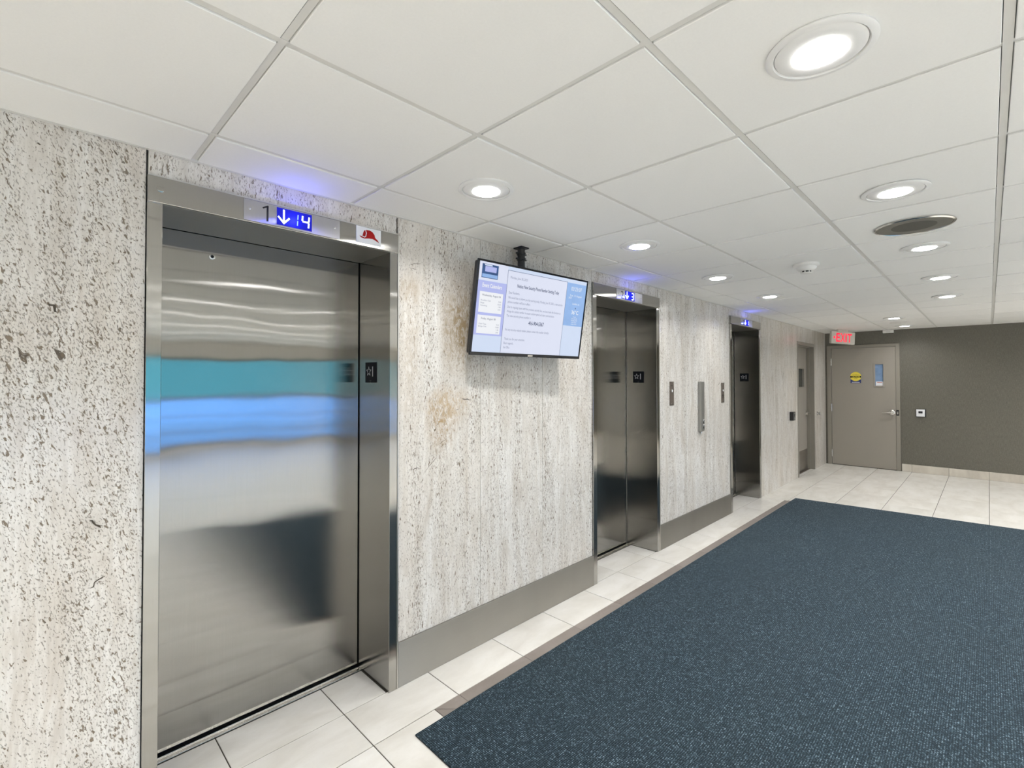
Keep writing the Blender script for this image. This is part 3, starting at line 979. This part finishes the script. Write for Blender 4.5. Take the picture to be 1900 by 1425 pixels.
    body = [('Dear Residents,', 0.305, 0.095), ('We would like to inform you that starting today, Monday, June 30, 2025, a new security', 0.362, 0.512),
            ('phone number will be in effect.', 0.412, 0.200), ('Due to ongoing issues with the previous security line, we have made the decision to', 0.470, 0.500),
            ('change the contact number to ensure uninterrupted and clear communication.', 0.520, 0.440), ('The new security phone number is', 0.572, 0.215),
            ('For any security related matters please contact this number directly.', 0.735, 0.405), ('Thank you for your attention.', 0.845, 0.182),
            ('Best regards,', 0.895, 0.083), ('Site Office', 0.945, 0.052)]
    for s_, b0, w_ in body:
        line('notice_text', s_, 0.252, b0, 0.019, M['scr_text'], w_)
    line('notice_text', '416-904-5367', 0.525, 0.645, 0.031, M['scr_bold'], 0.145, 'CENTER', bold=0.0006)
    line('notice_text', '03:23:07', 0.895, 0.140, 0.034, M['scr_white'], 0.115, 'CENTER')
    line('notice_text', 'Tue, 12 August', 0.895, 0.215, 0.016, M['scr_white'], 0.13, 'CENTER')
    line('notice_text', '2025', 0.835, 0.245, 0.015, M['scr_white'], None, 'CENTER')
    line('notice_text', 'London, on', 0.905, 0.320, 0.018, M['scr_white'], 0.075, 'CENTER')
    line('notice_text', '36\u00b0C', 0.905, 0.445, 0.034, M['scr_white'], 0.075, 'CENTER', bold=0.0004)
    for i, s_ in enumerate(('cloudy', 'feels like 38', 'humidity 52%', 'wind 9 km', 'sunset 20:41')):
        line('notice_text', s_, 0.905, 0.485+0.024*i, 0.011, M['scr_white'], None, 'CENTER')
    b_ = B()
    prism(b_, [(0, 0.006), (0.006, 0), (0, -0.006), (-0.002, 0)], T(U0+0.905*SW, V1-0.365*SH, -0.0026), ry, uz, nn, 0.0004)
    obj('pointer_mark', b_, M['scr_bold'], sc)
    # ceiling pole and bracket
    px, py = root.location.x, root.location.y
    b_ = B(); box(b_, px-0.034, px+0.034, py-0.034, py+0.034, H-0.010, H-0.0012, 0.002)
    obj('ceiling_flange', b_, M['black'], root, False, O)
    b_ = B(); tube(b_, [(px, py, H-0.011), (px, py, 1.93)], 0.0225, 20)
    obj('pole', b_, M['black'], root, True, O)
    for zz in (2.255, 2.222, 2.165):
        b_ = B()
        ring_lathe(b_, [(0.0225, -0.006), (0.0285, -0.006), (0.0285, 0.006), (0.0225, 0.006)], px, py, zz, 20)
        box(b_, px-0.042, px-0.024, py-0.006, py+0.006, zz-0.004, zz+0.004); box(b_, px+0.024, px+0.042, py-0.006, py+0.006, zz-0.004, zz+0.004)
        obj('pole_collar', b_, M['black'], root, False, O)
    b_ = B(); box(b_, px-0.055, px+0.035, py-0.085, py+0.018, 1.86, 1.97, 0.003)
    obj('tilt_bracket', b_, M['black'], root, False, O)
    return root
scr_build()

# ================================================================== WALL PLATES ON THE STONE
def call_plate(x0, x1, z0, z1, label, key):
    xc, zc = (x0+x1)/2, (z0+z1)/2
    t = thing('hall_call_plate', (xc, 0, zc), label, 'call button')
    O = t.location.copy()
    b_ = B(); box(b_, x0, x1, -0.0045, -0.0014, z0, z1, 0.0012); obj('face_plate', b_, M['bronze'], t, False, O)
    b_ = B(); ring_lathe(b_, [(0.0175, -0.0040), (0.0175, -0.0075), (0.012, -0.0085), (0.012, -0.0040)], xc, 0, zc+0.025, 28, 'Y'); obj('button_ring', b_, M['chrome'], t, True, O)
    b_ = B(); lathe(b_, [(0.0118, -0.0042), (0.0118, -0.0068), (0.009, -0.0085)], xc, 0, zc+0.025, 28, 'Y'); obj('call_button', b_, M['sign_white'], t, True, O)
    for dz in (0.093, -0.093):
        b_ = B(); lathe(b_, [(0.0055, -0.0044), (0.0050, -0.0058), (0.002, -0.0064)], xc, 0, zc+dz, 16, 'Y'); obj('screw', b_, M['chrome'], t, True, O)
    b_ = B()
    if key:
        lathe(b_, [(0.013, -0.0044), (0.013, -0.0056), (0.010, -0.0060)], xc, 0, zc-0.030, 20, 'Y'); box(b_, xc-0.004, xc+0.004, -0.0062, -0.0044, zc-0.060, zc-0.018)
        obj('key_switch', b_, M['black'], t, False, O)
    else:
        lathe(b_, [(0.006, -0.0044), (0.006, -0.0052)], xc, 0, zc+0.073, 16, 'Y')
        obj('indicator_lens', b_, M['black'], t, False, O)

call_plate(4.092, 4.172, 1.253, 1.471, 'narrow bronze call button plate on stone right of elevator 2, single pale button', False)
call_plate(5.270, 5.352, 1.236, 1.454, 'narrow bronze call button plate with black key switch on stone left of elevator 3', True)

t = thing('call_station_box', (4.733, 0, 1.21), 'long narrow grey metal box with two buttons on stone between elevators 2 and 3', 'wall box')
O = t.location.copy()
b_ = B(); box(b_, 4.694, 4.772, -0.030, -0.0013, 0.972, 1.467, 0.002); obj('housing', b_, M['gun'], t, False, O)
b_ = B(); box(b_, 4.698, 4.768, -0.0325, -0.0300, 0.976, 1.463, 0.0008); obj('cover', b_, M['gun'], t, False, O)
for zz in (1.082, 1.032):
    b_ = B(); lathe(b_, [(0.0105, -0.0324), (0.0105, -0.036), (0.007, -0.0385)], 4.748, 0, zz, 24, 'Y'); obj('button', b_, M['chrome'], t, True, O)
    b_ = B(); lathe(b_, [(0.009, -0.0324), (0.009, -0.0345), (0.006, -0.0355)], 4.748, 0, zz-0.024, 20, 'Y'); obj('keyhole', b_, M['black'], t, True, O)
b_ = B(); lathe(b_, [(0.007, -0.012), (0.007, 0.0), (0.004, 0.003)], 4.725, -0.016, 0.966, 16, 'Z'); obj('cable_gland', b_, M['chrome'], t, True, O)

t = thing('card_reader', (7.82, 0, 0.95), 'small black card reader box on stone left of the recessed grey door', 'card reader')
O = t.location.copy()
b_ = B(); box(b_, 7.770, 7.875, -0.050, -0.0005, 0.888, 1.012, 0.004); obj('housing', b_, M['black'], t, False, O)
b_ = B(); box(b_, 7.778, 7.867, -0.0525, -0.0498, 0.898, 1.002, 0.002); fp = obj('face_plate', b_, M['gun'], t, False, O)
b_ = B(); box(b_, 7.805, 7.845, -0.0535, -0.0524, 0.945, 0.985, 0.001); obj('sensor_window', b_, M['black'], fp, False, O)
b_ = B(); box(b_, 7.815, 7.835, -0.0535, -0.0524, 0.915, 0.925, 0.001); obj('status_lens', b_, M['sign_mark'], fp, False, O)

t = thing('door_bumper', (9.334, 0, 0.911), 'small round metal door bumper on the narrow stone strip by the corner', 'door stop')
O = t.location.copy()
b_ = B(); lathe(b_, [(0.032, 0.0), (0.032, -0.006), (0.020, -0.010), (0.018, -0.030)], 9.334, 0, 0.911, 24, 'Y'); obj('base', b_, M['chrome'], t, True, O)
b_ = B(); lathe(b_, [(0.024, -0.029), (0.026, -0.040), (0.020, -0.050), (0.006, -0.053)], 9.334, 0, 0.911, 24, 'Y'); obj('rubber_tip', b_, M['gun'], t, True, O)

# ================================================================== GREY DOORS
# door in the end wall
d1 = bpy.data.objects.new('door_1', None); d1.location = (XE, -0.54, 0); COL.objects.link(d1)
tag(d1, 'warm grey metal door with narrow blue window in the end wall', 'door', None, 'structure')
O = d1.location.copy()
zf = 2.068
b_ = B()
for (a, b, c, d) in ((D1[0], D1[0]+0.052, 0.0, zf), (D1[1]-0.062, D1[1], 0.0, zf), (D1[0]+0.052, D1[1]-0.062, zf-0.046, zf)):
    box(b_, XE-0.016, XE+0.118, a, b, c, d, 0.0015)
fr = obj('frame', b_, M['frame_paint'], d1, False, O)
ly0, ly1 = D1[0]+0.055, D1[1]-0.067
lz0, lz1 = 0.008, zf-0.050
wy0, wy1, wz0, wz1 = -0.822, -0.712, 1.375, 1.735
b_ = B()
lx0, lx1 = XE-0.008, XE+0.036
for (a, b, c, d) in ((ly0, wy0, lz0, lz1), (wy1, ly1, lz0, lz1), (wy0, wy1, lz0, wz0), (wy0, wy1, wz1, lz1)):
    box(b_, lx0, lx1, a, b, c, d)
leaf = obj('leaf', b_, M['door_paint'], d1, False, O)
b_ = B()
f_ = 0.022
for (a, b, c, d) in ((wy0-f_, wy0+0.002, wz0-f_, wz1+f_), (wy1-0.002, wy1+f_, wz0-f_, wz1+f_), (wy0, wy1, wz0-f_, wz0+0.002), (wy0, wy1, wz1-0.002, wz1+f_)):
    box(b_, lx0-0.007, lx0+0.001, a, b, c, d, 0.0015)
obj('window_bead', b_, M['door_paint'], leaf, False, O)
b_ = B(); box(b_, XE+0.004, XE+0.012, wy0-0.001, wy1+0.001, wz0-0.001, wz1+0.001); obj('window_pane', b_, M['door_glass'], leaf, False, O)
for zz in (1.785, 0.99, 0.195):
    b_ = B(); tube(b_, [(XE-0.018, ly1+0.004, zz-0.057), (XE-0.018, ly1+0.004, zz+0.057)], 0.0085, 12)
    for q in (-0.06, 0.06): tube(b_, [(XE-0.018, ly1+0.004, zz+q-0.004), (XE-0.018, ly1+0.004, zz+q+0.004)], 0.0055, 12)
    box(b_, XE-0.0175, XE-0.007, ly1-0.002, ly1+0.014, zz-0.055, zz+0.055)
    obj('hinge', b_, M['chrome'], d1, True, O)


def lever(parent, O, c, nrm, along, name='lever_handle', L_=0.12):
    """c: centre of the rose on the leaf, nrm: out of the leaf, along: direction of the lever"""
    c, nrm, along = Vector(c), Vector(nrm), Vector(along)
    w = nrm.cross(along)
    b_ = B()
    def R(r, d, k=28): return [b_.verts.new(c+nrm*d+(along*math.cos(2*PI*i/k)+w*math.sin(2*PI*i/k))*r) for i in range(k)]
    prof = [(0.041, -0.001), (0.041, 0.006), (0.034, 0.012), (0.022, 0.014), (0.020, 0.034), (0.021, 0.052), (0.017, 0.062), (0.006, 0.065)]
    rs = [R(r, d) for r, d in prof]
    for a, b in zip(rs, rs[1:]):
        for i in range(28): b_.faces.new((a[i], a[(i+1) % 28], b[(i+1) % 28], b[i]))
    b_.faces.new(rs[0]); b_.faces.new(rs[-1])
    tube(b_, [c+nrm*0.050, c+nrm*0.055+along*0.03, c+nrm*0.056+along*0.07-Vector((0, 0, 0.004)), c+nrm*0.052+along*L_-Vector((0, 0, 0.010))], [0.013, 0.012, 0.010, 0.009], 14)
    return obj(name, b_, M['chrome'], parent, True, O)
lever(leaf, O, (lx0, -0.930, 0.940), (-1, 0, 0), (0, 1, 0), 'lever_handle', 0.125)
b_ = B(); box(b_, XE-0.0185, XE-0.0155, -1.022, -0.984, 0.892, 0.983, 0.001); sp = obj('strike_plate', b_, M['black'], d1, False, O)
b_ = B(); box(b_, XE-0.0195, XE-0.0183, -1.011, -0.997, 0.915, 0.958, 0.0005); obj('strike_keeper', b_, M['chrome'], sp, False, O)

# stickers on the end door
t = thing('caution_sticker', (lx0, -0.445, 1.515), 'round yellow CAUTION sticker with navy foot on the end door', 'sticker')
O = t.location.copy()
yc, zc = -0.4445, 1.520
b_ = B(); box(b_, lx0-0.0012, lx0-0.0002, yc-0.074, yc+0.074, 1.418, 1.475, 0); nv = obj('navy_backing', b_, M['navy'], t, False, O)
b_ = B(); lathe(b_, [(0.078, -0.0004), (0.078, -0.0018)], lx0, yc, zc+0.010, 40, 'X'); disc = obj('yellow_disc', b_, M['yellow'], t, False, O)
b_ = B(); box(b_, lx0-0.0023, lx0-0.0017, yc-0.075, yc+0.075, zc-0.010, zc+0.020, 0); bar = obj('black_bar', b_, M['sign_black'], disc, False, O)
UY, UZ = (0, -1, 0), (0, 0, 1)
text('lettering', 'CAUTION', 0.034, Vector((lx0-0.0024, yc, zc-0.006))-O, UY, UZ, M['yellow'], disc, 0.0005, 0.120, 'CENTER', 0.0006)
text('lettering', 'AUTOMATIC', 0.014, Vector((lx0-0.0018, yc, zc+0.034))-O, UY, UZ, M['sign_black'], disc, 0.0006, 0.095, 'CENTER')
text('lettering', 'DOOR', 0.013, Vector((lx0-0.0018, yc, zc-0.028))-O, UY, UZ, M['sign_black'], disc, 0.0006, 0.045, 'CENTER')
b_ = B(); box(b_, lx0-0.0016, lx0-0.0011, yc-0.055, yc+0.055, 1.428, 1.436); obj('print_line', b_, M['sign_white'], nv, False, O)
t = thing('window_notice', (lx0, -0.767, 1.40), 'small white and pink paper notice stuck low on the end door window', 'notice')
O = t.location.copy()
b_ = B(); box(b_, XE+0.0022, XE+0.0036, -0.820, -0.720, 1.377, 1.445, 0); pp = obj('paper', b_, M['sign_white'], t, False, O)
b_ = B(); box(b_, XE+0.0018, XE+0.0023, -0.805, -0.735, 1.429, 1.437); obj('print_line', b_, M['red'], pp, False, O)
b_ = B(); box(b_, XE+0.0018, XE+0.0023, -0.805, -0.735, 1.408, 1.412); obj('print_line', b_, M['sign_mark'], pp, False, O)

# recessed door in the stone wall
d2 = bpy.data.objects.new('door_2', None); d2.location = ((D2[0]+D2[1])/2, 0.1, 0); COL.objects.link(d2)
tag(d2, 'recessed grey door with dark window and kick plate in the stone wall', 'door', None, 'structure')
O = d2.location.copy()
b_ = B()
for (a, b, c, d) in ((D2[0]+0.001, D2[0]+0.045, 0.0, 2.062), (D2[1]-0.045, D2[1]-0.001, 0.0, 2.062), (D2[0]+0.045, D2[1]-0.045, 2.016, 2.062)):
    box(b_, a, b, -0.006, 0.17, c, d, 0.002)
for (a, b, c, d) in ((D2[0]+0.045, D2[0]+0.062, 0.0, 2.016), (D2[1]-0.062, D2[1]-0.045, 0.0, 2.016), (D2[0]+0.062, D2[1]-0.062, 1.998, 2.016)):
    box(b_, a, b, 0.055, 0.098, c, d)
obj('frame', b_, M['frame_paint'], d2, False, O)
a0, a1 = D2[0]+0.049, D2[1]-0.049
v0, v1, w0, w1 = 8.55, 8.945, 1.36, 1.655
b_ = B()
for (a, b, c, d) in ((a0, v0, 0.01, 2.012), (v1, a1, 0.01, 2.012), (v0, v1, 0.01, w0), (v0, v1, w1, 2.012)):
    box(b_, a, b, 0.100, 0.145, c, d)
leaf2 = obj('leaf', b_, M['door_paint'], d2, False, O)
b_ = B()
for (a, b, c, d) in ((v0-0.02, v0+0.002, w0-0.02, w1+0.02), (v1-0.002, v1+0.02, w0-0.02, w1+0.02), (v0, v1, w0-0.02, w0+0.002), (v0, v1, w1-0.002, w1+0.02)):
    box(b_, a, b, 0.094, 0.101, c, d, 0.0015)
obj('window_bead', b_, M['frame_paint'], leaf2, False, O)
b_ = B(); box(b_, v0-0.001, v1+0.001, 0.120, 0.127, w0-0.001, w1+0.001); obj('window_pane', b_, M['dark_glass'], leaf2, False, O)
b_ = B(); box(b_, a0+0.01, a1-0.004, 0.0975, 0.1002, 0.014, 0.335, 0.0006); obj('kick_plate', b_, M['kick'], leaf2, False, O)
lever(leaf2, O, (9.065, 0.100, 0.925), (0, -1, 0), (-1, 0, 0), 'lever_handle', 0.12)
b_ = B(); box(b_, D2[0]+0.045, D2[1]-0.045, 0.06, 0.17, -0.001, 0.006, 0.001); obj('threshold', b_, M['bronze'], d2, False, O)

# ================================================================== EXIT SIGN
def exit_sign():
    c = Vector((9.30, -0.389, 2.157)); yaw, roll, W, Hh = -0.66, -0.060, 0.425, 0.200
    root = thing('exit_sign', (c.x, c.y, H), 'red EXIT sign with left arrow hanging from the ceiling in the far corner', 'exit sign')
    O = root.location.copy()
    ry = Vector((math.cos(yaw), math.sin(yaw), 0)); uz = Vector((0, 0, 1))
    rx = math.cos(roll)*ry+math.sin(roll)*uz; uu = -math.sin(roll)*ry+math.cos(roll)*uz
    nn = rx.cross(uu)
    def T(u, v, d=0.0): return c+rx*u+uu*v+nn*d-O
    b_ = B(); box(b_, -W/2, W/2, -Hh/2, Hh/2, -0.045, 0.0, 0.008)
    for q in b_.verts: q.co = T(*q.co)
    pl = obj('housing', b_, M['exit_plate'], root)
    b_ = B(); box(b_, -0.09, 0.09, Hh/2-0.002, 0.135, -0.036, -0.010)
    for q in b_.verts:
        q.co = T(*q.co)
        if q.co.z+O.z > H-0.0012: q.co.z = H-0.0012-O.z
    obj('ceiling_mount', b_, M['exit_plate'], root)
    for i, (ch, u, w) in enumerate((('E', -0.128, 0.068), ('X', -0.052, 0.082), ('I', 0.038, 0.022), ('T', 0.072, 0.078))):
        text('letter', ch, 0.196, T(u, -0.066, 0.0), rx, uu, M['exit_red'], pl, 0.0012, w, 'LEFT', 0.004)
    b_ = B(); prism(b_, [(-0.185, 0.0), (-0.148, 0.030), (-0.148, -0.030)], T(0, 0, 0.0002), rx, uu, nn, 0.001)
    obj('arrow', b_, M['exit_red'], pl)
exit_sign()

# ================================================================== END WALL CONTROLLER
t = thing('wall_controller', (XE, -1.29, 0.95), 'small white wall controller with black display on the olive end wall', 'thermostat')
O = t.location.copy()
b_ = B(); box(b_, XE-0.010, XE-0.0005, -1.352, -1.228, 0.886, 1.012, 0.002); obj('back_plate', b_, M['black'], t, False, O)
b_ = B(); box(b_, XE-0.034, XE-0.0098, -1.340, -1.236, 0.894, 1.006, 0.004); fc = obj('face', b_, M['sign_white'], t, False, O)
b_ = B(); box(b_, XE-0.0352, XE-0.0338, -1.313, -1.263, 0.944, 0.978, 0.0005); obj('display', b_, M['black_gloss'], fc, False, O)
for i in range(3):
    b_ = B(); box(b_, XE-0.0355, XE-0.0338, -1.305+0.016*i, -1.294+0.016*i, 0.922, 0.929, 0.0005); obj('key', b_, M['sign_mark'], fc, False, O)

# ================================================================== CEILING FIXTURES
def make_downlight():
    t = thing('recessed_downlight', (0, 0, 0), '', 'ceiling light')
    b_ = B(); ring_lathe(b_, [(0.116, -0.0008), (0.117, -0.005), (0.112, -0.0085), (0.101, -0.0095), (0.0985, -0.0055), (0.0985, -0.0008)], 0, 0, 0, 64)
    obj('trim_ring', b_, M['white'], t, True)
    b_ = B(); ring_lathe(b_, [(0.0965, -0.0008), (0.0965, -0.0060), (0.092, -0.0085), (0.080, -0.0105), (0.062, -0.0115), (0.0585, -0.0105), (0.0585, -0.0008)], 0, 0, 0, 64)
    obj('inner_ring', b_, M['white'], t, True)
    b_ = B(); lathe(b_, [(0.0570, -0.009), (0.0565, -0.0122), (0.053, -0.0140), (0.035, -0.0155), (0.012, -0.0160)], 0, 0, 0, 48)
    obj('lens', b_, M['lamp'], t, True)
    return t
proto = make_downlight()


beam = bpy.data.lights.new('downlight_beam', 'AREA')
beam.shape = 'DISK'; beam.size = 0.10; beam.energy = BEAM; beam.spread = SPREAD; beam.color = (1.0, 0.992, 0.972)


def add_beam(root):
    o = bpy.data.objects.new('downlight_beam', beam)
    COL.objects.link(o); o.parent = root; o.location = (0, 0, -0.0175)


def dup(o, loc):
    r = o.copy(); COL.objects.link(r); r.location = loc
    for ch in [q for q in o.children if q.type == 'MESH']:
        c = ch.copy(); COL.objects.link(c); c.parent = r
    return r

tx = lambda k: CX+SX*(k+0.5)
ty = lambda k: -CA-SY*(k-0.5)
G1, G2 = 'downlights in the row along the elevators', 'downlights in the row out in the lobby'
lamps = [
    (1.343, -0.572, 'white recessed downlight in the ceiling in front of elevator 1, left of the screen', G1),
    (2.552, -0.592, 'white recessed downlight in the ceiling between the screen and elevator 2', G1),
    (3.795, -0.560, 'white recessed downlight above the right jamb of elevator 2, in the row along the wall', G1),
    (5.020, -0.570, 'white recessed downlight just before elevator 3, last of the row along the wall', G1),
    (1.336, -1.782, 'largest and nearest white recessed downlight at the top right of the view', G2),
    (2.572, -1.790, 'white recessed downlight in the tile just before the round grey grille', G2),
    (3.800, -1.795, 'white recessed downlight just beyond the round grey grille', G2),
    (5.020, -1.800, 'white recessed downlight third beyond the nearest one, past the smoke detector', G2),
    (6.215, -1.786, 'white recessed downlight farthest of the right hand row before the end wall pair', G2),
    (7.985, -1.185, 'tiny far white downlight over the aisle, before the flat round plate', 'downlights near the end wall'),
    (9.290, -1.165, 'tiny far white downlight closest to the end wall, behind the flat round plate', 'downlights near the end wall')]
first = True
def place(x, y, lab, grp):
    global first
    o = proto if first else dup(proto, (x, y, H-0.0002))
    first = False
    o.location = (x, y, H-0.0002)
    add_beam(o)
    tag(o, lab, 'ceiling light', grp)
for l_ in lamps:
    place(*l_)
OFF = 'white recessed downlight of the lobby ceiling behind the camera, outside the view'
for x, y in [(-1.104, -0.575), (-1.104, -1.798), (-2.32, -0.575), (-2.32, -1.798)] + [(0.12+1.217*k, -3.01-1.2226*j) for j in range(5) for k in range(-2, 8)]:
    place(x, y, OFF, 'downlights outside the view')

# round grille
t = thing('round_ceiling_grille', (3.225, -1.794, H), 'large round grey grille with dark mesh centre in the ceiling', 'ceiling vent')
O = t.location.copy()
b_ = B(); ring_lathe(b_, [(0.165, -0.0008), (0.166, -0.006), (0.160, -0.011), (0.154, -0.010), (0.152, -0.0008)], O.x, O.y, H, 64); obj('rim', b_, M['chrome'], t, True, O)
b_ = B(); ring_lathe(b_, [(0.1525, -0.0008), (0.1525, -0.008), (0.130, -0.009), (0.093, -0.007), (0.093, -0.0008)], O.x, O.y, H, 64); obj('outer_cone', b_, M['grille'], t, True, O)
b_ = B(); lathe(b_, [(0.0925, -0.0008), (0.0925, -0.0075), (0.060, -0.009), (0.01, -0.0095)], O.x, O.y, H, 48); obj('mesh_centre', b_, M['grille_dark'], t, True, O)

t = thing('smoke_detector', (3.798, -1.168, H), 'white conical smoke detector with dark slot hanging under the ceiling', 'smoke detector')
O = t.location.copy()
b_ = B(); lathe(b_, [(0.078, -0.0008), (0.079, -0.012), (0.074, -0.018), (0.062, -0.022)], O.x, O.y, H, 40); obj('base', b_, M['white_matte'], t, True, O)
b_ = B(); lathe(b_, [(0.064, -0.0215), (0.060, -0.034), (0.046, -0.046), (0.036, -0.050)], O.x, O.y, H, 40); obj('body', b_, M['white_matte'], t, True, O)
b_ = B(); lathe(b_, [(0.031, -0.0498), (0.031, -0.060)], O.x, O.y, H, 32); obj('sensing_slot', b_, M['black'], t, True, O)
b_ = B()
lathe(b_, [(0.036, -0.0598), (0.034, -0.066), (0.012, -0.068)], O.x, O.y, H, 32)
for i in range(8):
    a = 2*PI*i/8
    tube(b_, [(O.x+0.033*math.cos(a), O.y+0.033*math.sin(a), H-0.049), (O.x+0.033*math.cos(a), O.y+0.033*math.sin(a), H-0.061)], 0.0035, 6)
obj('cap', b_, M['white_matte'], t, True, O)

t = thing('ceiling_cover_plate', (8.69, -1.175, H), 'thin flat round white plate on the ceiling between the two farthest downlights', 'cover plate')
O = t.location.copy()
b_ = B(); lathe(b_, [(0.118, -0.0008), (0.118, -0.006), (0.110, -0.010), (0.03, -0.012)], O.x, O.y, H, 48); obj('disc', b_, M['white_matte'], t, True, O)
b_ = B(); lathe(b_, [(0.012, -0.0115), (0.012, -0.015), (0.008, -0.017)], O.x, O.y, H, 16); obj('screw_cap', b_, M['tee'], t, True, O)

t = thing('motion_sensor', (XE-0.03, -0.895, 2.262), 'small white box sensor at the top of the end wall above the door', 'sensor')
O = t.location.copy()
b_ = B(); box(b_, XE-0.055, XE-0.0005, -0.965, -0.825, 2.243, 2.291, 0.004); hb = obj('housing', b_, M['white_matte'], t, False, O)
b_ = B(); box(b_, XE-0.060, XE-0.0545, -0.925, -0.865, 2.250, 2.272, 0.002); obj('lens', b_, M['tee'], t, False, O)

# ================================================================== ENTRANCE MAT
mp = [(1.157, -0.334), (6.738, -0.328), (6.945, -2.87), (1.145, -2.87)]
root = thing('entrance_mat', (4.0, -1.6, 0), 'large dark blue grey ribbed carpet mat lying on the floor tiles', 'carpet')
O = root.location.copy()
b_ = B(); prism(b_, mp, (0, 0, 0.0006), (1, 0, 0), (0, 1, 0), (0, 0, 1), 0.0084)
bmesh.ops.bevel(b_, geom=[e for e in b_.edges if abs(e.verts[0].co.z-e.verts[1].co.z) < 1e-5 and e.verts[0].co.z > 0.005], offset=0.003, segments=2, affect='EDGES')
obj('pile', b_, M['carpet'], root, False, O)
b_ = B()
for (a, b) in zip(mp, mp[1:]+mp[:1]):
    a_, c_ = Vector((*a, 0.0022)), Vector((*b, 0.0022))
    tube(b_, [a_, c_], 0.0017, 6)
obj('edge_binding', b_, M['black'], root, False, O)
